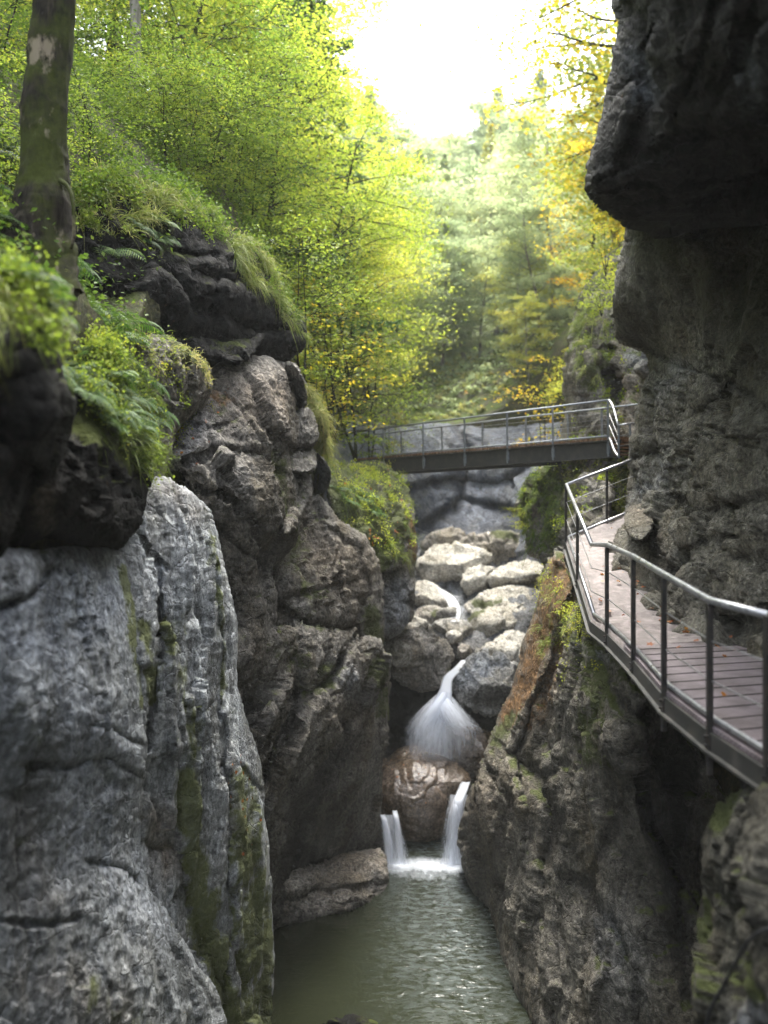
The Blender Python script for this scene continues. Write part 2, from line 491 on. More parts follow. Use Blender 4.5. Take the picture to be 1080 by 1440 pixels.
def leaf_mat(name, stops, trans=.55, rough=.55):
    t = NT(name)
    oi = t.n('ShaderNodeObjectInfo')
    f = t.math('ADD', t.math('MULTIPLY', t.attr('tint'), .62), t.math('MULTIPLY', oi.outputs['Random'], .38))
    c = t.ramp(f, stops)
    d = t.n('ShaderNodeBsdfPrincipled'); d.inputs['Roughness'].default_value = rough; d.inputs['Specular IOR Level'].default_value = .25
    t.l(c, d.inputs['Base Color'])
    tr = t.n('ShaderNodeBsdfTranslucent'); t.l(t.mix(.0, c, (1, 1, .6)), tr.inputs['Color'])
    mx = t.n('ShaderNodeMixShader'); mx.inputs[0].default_value = trans
    t.l(d.outputs[0], mx.inputs[1]); t.l(tr.outputs[0], mx.inputs[2]); t.l(mx.outputs[0], t.out.inputs['Surface'])
    return t.m

def plain(name, col, rough=.6, metal=0.0, noise=0.25, sc=12, bump=.1, col2=None, spec=.5, thr=(.45, .65)):
    t = NT(name); geo = t.n('ShaderNodeNewGeometry'); pos = geo.outputs['Position']
    n = t.noise(pos, sc, 7, .62)
    c = t.mix(t.ramp(n, [(thr[0], 0), (thr[1], 1)]), col, col2 if col2 else tuple(min(1, x * (1 + noise * 2)) for x in col))
    bs = t.n('ShaderNodeBsdfPrincipled'); t.l(c, bs.inputs['Base Color']); bs.inputs['Metallic'].default_value = metal
    t.l(t.ramp(n, [(.3, max(0, rough - .12)), (.7, min(1, rough + .12))]), bs.inputs['Roughness'])
    bs.inputs['Specular IOR Level'].default_value = spec
    if bump:
        b = t.n('ShaderNodeBump'); b.inputs['Strength'].default_value = bump; b.inputs['Distance'].default_value = .03
        t.l(t.noise(pos, sc * 3, 8, .7), b.inputs['Height']); t.l(b.outputs[0], bs.inputs['Normal'])
    t.l(bs.outputs[0], t.out.inputs['Surface']); return t.m

def bark_mat(name, c1, c2, moss=0.5):
    t = NT(name); geo = t.n('ShaderNodeNewGeometry'); pos = geo.outputs['Position']
    n = t.noise(t.mapping(pos, (1, 1, .25)), 16, 8, .65, .5); b = t.noise(pos, 2.0, 6, .6)
    c = t.mix(t.ramp(n, [(.35, 0), (.65, 1)]), c1, c2)
    c = t.mix(t.ramp(t.math('ADD', b, moss * .4), [(.56, 0), (.70, .9)]), c, t.mix(t.noise(pos, 30, 5), (.014, .020, .004), (.050, .060, .010)))
    c = t.mix(t.ramp(t.noise(t.mapping(pos, (1, 1, .5)), 3.2, 6, .6), [(.62, 0), (.68, .8)]), c, tuple(min(.5, x * 6) for x in c2))
    bs = t.n('ShaderNodeBsdfPrincipled'); t.l(c, bs.inputs['Base Color']); bs.inputs['Roughness'].default_value = .9; bs.inputs['Specular IOR Level'].default_value = .1
    bu = t.n('ShaderNodeBump'); bu.inputs['Strength'].default_value = .6; bu.inputs['Distance'].default_value = .04
    t.l(n, bu.inputs['Height']); t.l(bu.outputs[0], bs.inputs['Normal'])
    t.l(bs.outputs[0], t.out.inputs['Surface']); return t.m

M = {}
M['r_near'] = rock_mat('rock_wet_blue_grey', (.14, .150, .150), (.29, .310, .318), (.48, .505, .525), moss_up=.25, moss_all=.07, streak=.45, rough=.62, wet=.28, bump=.65, fstreak=.65, warm=.45, mossc=((.045, .058, .014), (.17, .19, .06)))
M['r_grey'] = rock_mat('rock_grey_brown', (.075, .070, .062), (.160, .148, .130), (.31, .29, .255), moss_up=.3, moss_all=.10, streak=.35, bump=.9)
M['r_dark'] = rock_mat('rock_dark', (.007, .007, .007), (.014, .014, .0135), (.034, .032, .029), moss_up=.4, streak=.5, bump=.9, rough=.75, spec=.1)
M['r_over'] = rock_mat('rock_overhang', (.006, .006, .006), (.012, .0115, .011), (.034, .033, .030), moss_up=.1, streak=.6, bump=.9, spec=.1)  # near-black base holds part of the overhang's shade in its colour
M['r_right'] = rock_mat('rock_right_wall', (.082, .076, .058), (.165, .152, .118), (.28, .265, .215), moss_up=.25, streak=.35, bump=1.0,
                        mossc=((.05, .06, .02), (.12, .13, .05)))
M['r_butt'] = rock_mat('rock_buttress', (.072, .067, .055), (.150, .138, .112), (.28, .255, .21), moss_up=.5, moss_all=.06, streak=.4, bump=.9, rough=.65, wet=.15)
M['r_corner'] = rock_mat('rock_corner', (.030, .030, .022), (.066, .063, .048), (.13, .12, .095), moss_up=.4, moss_all=.06, streak=.4, bump=.9)  # darker copy of the buttress rock, standing in for blocked light
M['r_blue'] = rock_mat('rock_blue_wet', (.050, .060, .085), (.11, .125, .165), (.20, .22, .27), moss_up=.1, streak=.4, rough=.5, wet=.2, bump=1.0)
M['b_white'] = rock_mat('boulder_pale', (.24, .222, .19), (.40, .378, .33), (.60, .57, .51), moss_up=.14, warm=.35, streak=.08, bump=.7, rough=.8)
M['b_tan'] = rock_mat('boulder_tan', (.17, .15, .125), (.32, .29, .25), (.50, .46, .40), moss_up=.22, streak=.25, bump=.9)
M['b_grey'] = rock_mat('boulder_grey', (.12, .115, .105), (.27, .26, .235), (.52, .50, .46), moss_up=.15, streak=.25, bump=.9)
M['b_wet'] = rock_mat('boulder_wet_brown', (.068, .047, .034), (.15, .108, .078), (.27, .21, .16), moss_up=.0, streak=.2, rough=.2, wet=.1, bump=.25, spec=.9)
M['soil'] = rock_mat('forest_floor', (.016, .018, .008), (.040, .044, .014), (.08, .07, .03), moss_up=.45, moss_all=.12, streak=.1, bump=.8,
                     mossc=((.025, .045, .008), (.10, .14, .02)))
M['bed'] = rock_mat('gorge_bed_rock', (.05, .05, .048), (.11, .105, .10), (.22, .21, .20), moss_up=.1, streak=.3, bump=.9)
G0, G1, G2, G3 = (.020, .045, .010), (.09, .155, .02), (.25, .32, .035), (.52, .44, .05)
M['l_green'] = leaf_mat('leaf_green', [(0, G0), (.35, G1), (.75, G2), (1, G3)])
M['l_bright'] = leaf_mat('leaf_bright', [(0, (.08, .14, .015)), (.3, (.24, .33, .03)), (.7, (.48, .50, .06)), (1, (.68, .58, .07))], .65)
M['l_yellow'] = leaf_mat('leaf_yellow', [(0, (.10, .16, .015)), (.35, (.24, .30, .03)), (.65, (.58, .46, .03)), (.85, (.62, .36, .025)), (1, (.50, .17, .02))], .6)
M['l_gold'] = leaf_mat('leaf_gold', [(0, (.14, .20, .04)), (.4, (.30, .36, .07)), (.75, (.50, .50, .09)), (1, (.62, .46, .06))], .6)
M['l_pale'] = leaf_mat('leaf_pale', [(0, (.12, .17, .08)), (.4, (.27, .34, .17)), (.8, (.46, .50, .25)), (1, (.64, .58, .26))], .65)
M['l_spruce'] = leaf_mat('needle_green', [(0, (.04, .08, .025)), (.5, (.10, .18, .05)), (1, (.22, .30, .08))], .5)
M['l_larch'] = leaf_mat('needle_yellow', [(0, (.16, .20, .03)), (.5, (.34, .36, .06)), (1, (.6, .52, .10))], .5)
M['grass'] = leaf_mat('grass_blade', [(0, (.03, .07, .010)), (.3, (.10, .155, .025)), (.6, (.21, .26, .05)), (.82, (.40, .38, .13)), (1, (.38, .27, .12))], .45)
M['fern'] = leaf_mat('fern_leaf', [(0, (.012, .038, .007)), (.5, (.05, .115, .014)), (1, (.15, .23, .03))], .4)
M['litter'] = leaf_mat('fallen_leaf', [(0, (.10, .035, .015)), (.5, (.34, .10, .02)), (1, (.62, .34, .05))], .2)
M['bark'] = bark_mat('bark_grey', (.004, .003, .0025), (.030, .025, .018), .30)
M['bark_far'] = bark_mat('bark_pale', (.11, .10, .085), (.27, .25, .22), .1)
M['steel'] = plain('rail_steel', (.30, .30, .31), .34, .75, .2, 20, .05)
M['post'] = plain('post_steel', (.022, .021, .020), .5, .4, .5, 18, .12, col2=(.05, .040, .032))
M['galv'] = plain('galvanised_steel', (.15, .165, .18), .45, .45, .25, 16, .05)
M['wire'] = plain('wire_steel', (.35, .35, .36), .35, .9, .1, 30, 0)
M['girder'] = plain('girder_paint', (.022, .022, .019), .65, .1, .4, 6, .15, col2=(.05, .045, .038))
M['rust'] = plain('rusty_plank', (.10, .055, .028), .8, 0, .5, 9, .3, col2=(.22, .12, .06))
M['path'] = plain('path_stone', (.13, .108, .10), .75, 0, .4, 7, .5, col2=(.25, .215, .205))
M['cable'] = plain('black_cable', (.012, .012, .013), .5, 0, .2, 20, 0)

def deck_mat():
    t = NT('deck_grating'); geo = t.n('ShaderNodeNewGeometry'); pos = geo.outputs['Position']
    n = t.noise(pos, 3.5, 8, .65)
    w = t.n('ShaderNodeTexWave'); w.inputs['Scale'].default_value = 11; w.wave_type = 'BANDS'; w.bands_direction = 'DIAGONAL'; w.inputs['Distortion'].default_value = .2
    t.l(pos, w.inputs['Vector'])
    c = t.mix(t.ramp(n, [(.38, 0), (.64, 1)]), (.10, .080, .080), (.20, .165, .175))
    c = t.mix(.35, c, t.ramp(w.outputs['Fac'], [(.2, .45), (.6, 1.1)]), 'MULTIPLY')
    bs = t.n('ShaderNodeBsdfPrincipled'); t.l(c, bs.inputs['Base Color']); bs.inputs['Roughness'].default_value = .55; bs.inputs['Metallic'].default_value = .15
    b = t.n('ShaderNodeBump'); b.inputs['Strength'].default_value = .4; b.inputs['Distance'].default_value = .01
    t.l(w.outputs['Fac'], b.inputs['Height']); t.l(b.outputs[0], bs.inputs['Normal'])
    t.l(bs.outputs[0], t.out.inputs['Surface']); return t.m
M['deck'] = deck_mat()

def water_mat():
    t = NT('pool_water'); geo = t.n('ShaderNodeNewGeometry'); pos = geo.outputs['Position']
    n1 = t.noise(t.mapping(pos, (1.4, .9, 1)), 1.5, 3, .5, .6)
    n2 = t.noise(t.mapping(pos, (2.0, 1.0, 1), (0, 0, .3)), 5.0, 3, .5, .6)
    foam = t.attr('foam')
    c = t.mix(t.noise(pos, .5, 3), (.009, .011, .004), (.019, .022, .011))
    c = t.mix(t.math('MULTIPLY', t.attr('chop_sheen'), t.ramp(t.noise(t.mapping(pos, (1.1, 2.2, 1), (0, 0, .2)), 4, 5, .6, .6), [(.40, .05), (.68, .75)])), c, (.15, .175, .18))  # grey-blue streaks put the sky sheen into the water colour
    fm = t.ramp(t.math('ADD', foam, t.math('MULTIPLY', t.math('SUBTRACT', t.noise(t.mapping(pos, (1.5, .45, 1)), 7, 6, .6), .5), .55)), [(.30, 0), (.75, .5), (1.0, .95)])
    c = t.mix(fm, c, (.80, .84, .90))
    bs = t.n('ShaderNodeBsdfPrincipled'); t.l(c, bs.inputs['Base Color'])
    t.l(t.mix(fm, .16, .6), bs.inputs['Roughness']); bs.inputs['IOR'].default_value = 1.33; bs.inputs['Specular IOR Level'].default_value = .7
    n3 = t.noise(t.mapping(pos, (1.0, 1.7, 1), (0, 0, .25)), 4.5, 3, .5, .8); chop_sheen = t.attr('chop_sheen')
    h = t.math('MULTIPLY', t.math('ADD', t.math('ADD', n1, t.math('MULTIPLY', n2, .45)), t.math('MULTIPLY', n3, .4)), t.math('ADD', chop_sheen, .25))
    b = t.n('ShaderNodeBump'); b.inputs['Strength'].default_value = 1.0; b.inputs['Distance'].default_value = .07
    t.l(h, b.inputs['Height']); t.l(b.outputs[0], bs.inputs['Normal'])
    t.l(bs.outputs[0], t.out.inputs['Surface']); return t.m
M['water'] = water_mat()

def fall_mat():
    """silky falling water: threads of white with clear gaps, thinning out towards the sides (attribute 'dens')"""
    t = NT('falling_water')
    u = t.n('ShaderNodeAttribute', attribute_name='su').outputs['Fac']; v = t.n('ShaderNodeAttribute', attribute_name='sv').outputs['Fac']
    dens = t.attr('dens')
    cb = t.n('ShaderNodeCombineXYZ'); t.l(t.math('MULTIPLY', u, 1.0), cb.inputs[0]); t.l(t.math('MULTIPLY', v, .12), cb.inputs[1])
    n = t.noise(cb.outputs[0], 7, 5, .65)
    n2 = t.noise(cb.outputs[0], 26, 4, .65)
    a = t.math('ADD', dens, t.math('MULTIPLY', t.math('SUBTRACT', t.math('ADD', t.math('MULTIPLY', n, .7), t.math('MULTIPLY', n2, .3)), .5), 1.1))
    al = t.ramp(a, [(.08, 0), (.78, .96)])
    al = t.math('MULTIPLY', al, t.ramp(dens, [(0, 0), (.25, 1)]))
    d = t.n('ShaderNodeBsdfDiffuse'); d.inputs['Color'].default_value = (.86, .89, .95, 1)
    tl = t.n('ShaderNodeBsdfTranslucent'); tl.inputs['Color'].default_value = (.86, .89, .95, 1)
    m1 = t.n('ShaderNodeMixShader'); m1.inputs[0].default_value = .45; t.l(d.outputs[0], m1.inputs[1]); t.l(tl.outputs[0], m1.inputs[2])
    tp = t.n('ShaderNodeBsdfTransparent'); m2 = t.n('ShaderNodeMixShader')
    t.l(al, m2.inputs[0]); t.l(tp.outputs[0], m2.inputs[1]); t.l(m1.outputs[0], m2.inputs[2])
    t.l(m2.outputs[0], t.out.inputs['Surface']); return t.m
M['fall'] = fall_mat()
# ------------------------------------------------------------------ camera, sky, sun
world = bpy.data.worlds.new('World'); SC.world = world; world.use_nodes = True
wt = world.node_tree; wt.nodes.clear()
SUN_EL, SUN_AZ = math.radians(70), math.radians(5)     # azimuth from +Y towards +X: the light comes from beyond the left rim
sky = wt.nodes.new('ShaderNodeTexSky'); sky.sky_type = 'NISHITA'; sky.sun_disc = False
sky.sun_elevation = SUN_EL; sky.sun_rotation = SUN_AZ; sky.air_density = 1.0; sky.dust_density = 3.0; sky.ozone_density = 1.0
hs = wt.nodes.new('ShaderNodeHueSaturation'); hs.inputs['Saturation'].default_value = .35
bgd = wt.nodes.new('ShaderNodeBackground'); bgd.inputs['Strength'].default_value = .15
wo = wt.nodes.new('ShaderNodeOutputWorld')
wt.links.new(sky.outputs[0], hs.inputs['Color']); wt.links.new(hs.outputs[0], bgd.inputs['Color']); wt.links.new(bgd.outputs[0], wo.inputs['Surface'])
sl = bpy.data.lights.new('sun', 'SUN'); sl.energy = 1.5; sl.angle = math.radians(22); sl.color = (1, .96, .88)
so = bpy.data.objects.new('sun', sl); COL.objects.link(so)
sd_ = Vector((math.sin(SUN_AZ) * math.cos(SUN_EL), math.cos(SUN_AZ) * math.cos(SUN_EL), math.sin(SUN_EL)))
so.rotation_euler = sd_.to_track_quat('Z', 'Y').to_euler(); so.location = sd_ * 60
cam = bpy.data.cameras.new('camera'); co = bpy.data.objects.new('camera', cam); COL.objects.link(co)
co.location = (0, 0, 0); co.rotation_euler = (math.radians(90), 0, 0)
cam.lens = 36 * F / 1440; cam.sensor_width = 36; cam.sensor_fit = 'AUTO'; cam.clip_start = .05; cam.clip_end = 3000
cam.dof.use_dof = True; cam.dof.focus_distance = 13.0; cam.dof.aperture_fstop = .65
SC.camera = co
SC.render.resolution_x = 768; SC.render.resolution_y = 1024
SC.view_settings.view_transform = 'Standard'; SC.view_settings.look = 'None'; SC.view_settings.gamma = 1
SC.view_settings.exposure = 3.0
SC.render.engine = 'CYCLES'

WZ = -8.0   # water level

# ------------------------------------------------------------------ left side of the gorge
rock('cliff', [
    dict(outline=[(-330, 700), (-200, 770), (-80, 776), (0, 775), (90, 770), (165, 772), (180, 800), (196, 880), (201, 1015), (207, 1050), (197, 1110), (196, 1170), (210, 1245), (255, 1320), (305, 1400), (345, 1560), (-200, 1560)],
         ctrl=[(0, 790, 6.1), (0, 1440, 6.6), (160, 790, 8.4), (196, 1000, 8.8), (190, 1200, 9.2), (60, 1000, 6.7), (120, 900, 7.6), (290, 1440, 10.4), (100, 1250, 7.5), (130, 1420, 7.6), (-300, 1000, 5.2)],
         step=3, edge=.35, thick=4.5, seed=3, big=(1.9, .06), mid=(.5, .015), fine=.030, stra=.008, led=(.7, .03), rot=.22, hy=.8, aniso=(.8, .8, 1.8), shrink=.05,
         creases=[([(0, 860), (50, 830), (60, 812), (75, 800)], .16, 5, .08, 40), ([(40, 1072), (90, 1078), (150, 1065), (200, 1090)], .10, 4, .05, 30),
                  ([(84, 776), (84, 800), (80, 826)], .06, 3), ([(130, 1020), (165, 1030), (200, 1050)], .08, 4), ([(0, 1295), (60, 1302), (110, 1290)], .07, 4), ([(215, 1250), (240, 1330), (300, 1420)], .08, 5),
                  ([(120, 1210), (170, 1222), (190, 1240)], .10, 5)],
         paint=[('pale', [(20, 900), (110, 860), (150, 820)], 75, 1.0), ('pale', [(90, 960), (150, 1080), (140, 1200), (200, 1300)], 50, .6), ('warm', [(60, 1380), (150, 1430)], 50, .4), ('dark', [(40, 1040), (30, 1300)], 55, .55), ('dark', [(240, 1330), (290, 1400)], 30, .5),  # first pale spot paints the cold light on the upper face
                ('moss', [(176, 800), (188, 860), (199, 990)], 12, .8), ('moss', [(30, 1000), (50, 1040)], 26, .45), ('moss', [(120, 1400), (200, 1440)], 40, .4), ('warm', [(30, 1150), (60, 1260)], 40, .35), ('moss', [(30, 1080), (40, 1200)], 30, .3)]),
], M['r_near'], 'smooth wet blue-grey cliff face filling the lower left corner', 'cliff')

rock('cliff', [
    dict(outline=[(190, 700), (214, 678), (232, 668), (262, 680), (290, 712), (303, 750), (317, 810), (335, 870), (333, 965), (350, 1025), (366, 1075), (371, 1150), (380, 1225), (381, 1400), (383, 1560), (250, 1560), (120, 1400), (120, 900), (150, 770)],
         ctrl=[(200, 720, 9.4), (300, 800, 11.2), (325, 960, 12.0), (375, 1200, 13.2), (381, 1440, 13.8), (200, 1000, 9.2), (200, 1200, 9.6), (270, 1400, 10.8), (260, 900, 10.3), (260, 720, 10.6)],
         step=2.6, edge=.5, thick=3.0, seed=8, big=(1.2, .11), mid=(.45, .03), fine=.022, stra=.014, led=(.5, .05), rot=.12, hy=.8, aniso=(.7, .8, 2.2), shrink=.05,
         creases=[([(305, 800), (310, 980), (317, 1100), (322, 1300), (312, 1440)], .14, 4, .14, 50), ([(222, 850), (216, 960), (205, 1050)], .3, 7, 0), ([(222, 790), (224, 920)], .18, 4, -.10, 30),
                  ([(240, 1070), (250, 1200), (290, 1330), (325, 1440)], .12, 8, .1, 40), ([(255, 990), (290, 1000), (300, 990)], .07, 3), ([(335, 1075), (352, 1100), (372, 1110)], .12, 4),
                  ([(190, 1180), (215, 1195), (245, 1190)], .16, 6, .1, 30), ([(170, 740), (205, 760), (232, 800)], .1, 4)],
         paint=[('moss', [(195, 880), (212, 980)], 14, .9), ('moss', [(300, 760), (312, 900), (312, 990)], 10, .7), ('moss', [(252, 1090), (275, 1240), (305, 1370), (325, 1440)], 20, 1.0), ('moss', [(372, 1260), (376, 1440)], 14, .8),
                ('moss', [(335, 1100), (355, 1300), (360, 1440)], 34, .75), ('moss', [(240, 880), (262, 1000), (258, 1080)], 26, .5), ('moss', [(215, 1290), (240, 1400)], 20, .5), ('warm', [(215, 1150), (235, 1220)], 24, .8), ('pale', [(232, 850), (228, 800)], 14, .6), ('warm', [(240, 690), (270, 720)], 22, .5),
                ('warm', [(330, 1140), (350, 1230)], 16, .4)]),
], M['r_near'], 'tall green-streaked cliff rib beside the smooth blue-grey face, running down to the pool', 'cliff')

rock('rock_block', [
    dict(outline=[(-120, 560), (30, 540), (100, 520), (150, 470), (200, 520), (214, 570), (212, 640), (205, 690), (194, 738), (166, 770), (110, 764), (60, 752), (0, 778), (-120, 780)],
         ctrl=[(60, 700, 6.6), (120, 620, 7.2), (200, 640, 9.0), (170, 760, 7.9), (60, 755, 6.8), (0, 780, 6.4), (150, 500, 9.0), (110, 540, 8.2)],
         step=2.6, edge=.5, thick=3, seed=12, big=(.9, .12), mid=(.3, .04), fine=.03,
         creases=[([(200, 520), (207, 640), (190, 740)], .1, 5), ([(100, 620), (150, 660), (190, 700)], .05, 4)],
         paint=[('moss', [(150, 500), (190, 640)], 36, 1.0), ('moss', [(120, 560), (170, 680)], 18, .6), ('warm', [(50, 690), (60, 740)], 16, .5), ('dark', [(20, 745), (110, 762)], 16, .6)]),  # dark spot paints the shadow gap under the block
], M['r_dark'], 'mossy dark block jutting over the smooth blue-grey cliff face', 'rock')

rock('rock_block', [
    dict(outline=[(-160, 380), (0, 396), (40, 404), (64, 430), (72, 470), (85, 490), (95, 580), (82, 645), (42, 693), (26, 745), (0, 778), (-160, 800)],
         ctrl=[(60, 430, 5.8), (90, 580, 6.3), (30, 560, 5.3), (30, 690, 5.9), (0, 770, 5.6), (-100, 560, 4.6), (0, 410, 5.4)],
         step=3, edge=.4, thick=2.5, seed=15, big=(.8, .13), mid=(.3, .04), fine=.03,
         creases=[([(0, 540), (40, 520), (85, 530)], .15, 8, .1, 40)], paint=[('moss', [(75, 500), (70, 640)], 18, .35), ('moss', [(0, 400), (60, 430)], 14, 1)]),
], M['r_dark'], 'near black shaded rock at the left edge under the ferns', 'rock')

rock('rock_block', [
    dict(outline=[(90, 290), (130, 240), (190, 256), (250, 268), (292, 298), (330, 326), (366, 345), (378, 372), (402, 425), (432, 458), (431, 486), (402, 509), (358, 512), (312, 512), (270, 492), (228, 470), (195, 452), (150, 430), (105, 390)],
         ctrl=[(200, 300, 12.6), (300, 320, 14.2), (375, 380, 15.6), (425, 470, 16.6), (360, 500, 15.6), (250, 470, 13.0), (150, 400, 11.4), (120, 300, 11.5), (300, 400, 13.6)],
         step=2.4, edge=.6, thick=4, seed=21, big=(1.4, .14), mid=(.4, .035), fine=.03, led=(.6, .06), rot=.5,
         creases=[([(285, 380), (330, 400), (372, 372)], .25, 7, .15, 30), ([(220, 380), (260, 420), (330, 460), (420, 470)], .25, 8, -.2, 40), ([(180, 330), (230, 350), (300, 360)], .15, 5)],
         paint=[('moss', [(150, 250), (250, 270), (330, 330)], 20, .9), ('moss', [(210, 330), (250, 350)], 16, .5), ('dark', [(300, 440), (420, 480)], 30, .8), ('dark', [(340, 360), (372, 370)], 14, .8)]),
    dict(outline=[(194, 478), (255, 470), (330, 476), (375, 470), (360, 496), (350, 508), (316, 508), (292, 502), (240, 492)],
         ctrl=[(200, 480, 12.6), (350, 490, 14.4), (280, 490, 13.4)], step=2.2, edge=.3, thick=1.5, seed=23, big=(.6, .08), mid=(.2, .03), fine=.03),
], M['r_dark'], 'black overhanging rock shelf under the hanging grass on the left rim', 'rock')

rock('rock_block', [
    dict(outline=[(190, 470), (230, 470), (262, 486), (290, 512), (296, 540), (286, 566), (262, 590), (248, 604), (236, 642), (224, 690), (206, 690), (200, 560)],
         ctrl=[(210, 500, 10.6), (280, 530, 12.0), (250, 590, 11.6), (215, 600, 10.4), (220, 680, 10.6)], step=2.2, edge=.4, thick=2, seed=25, big=(.7, .12), mid=(.25, .04), fine=.03,
         creases=[([(228, 640), (224, 560), (236, 520)], .18, 5)],
         paint=[('moss', [(250, 480), (290, 520)], 14, .8), ('moss', [(215, 600), (222, 660)], 10, .5), ('dark', [(250, 560), (270, 580)], 20, .4)]),
], M['r_butt'], 'brown mossy wedge of rock tucked beneath the black overhang', 'rock')

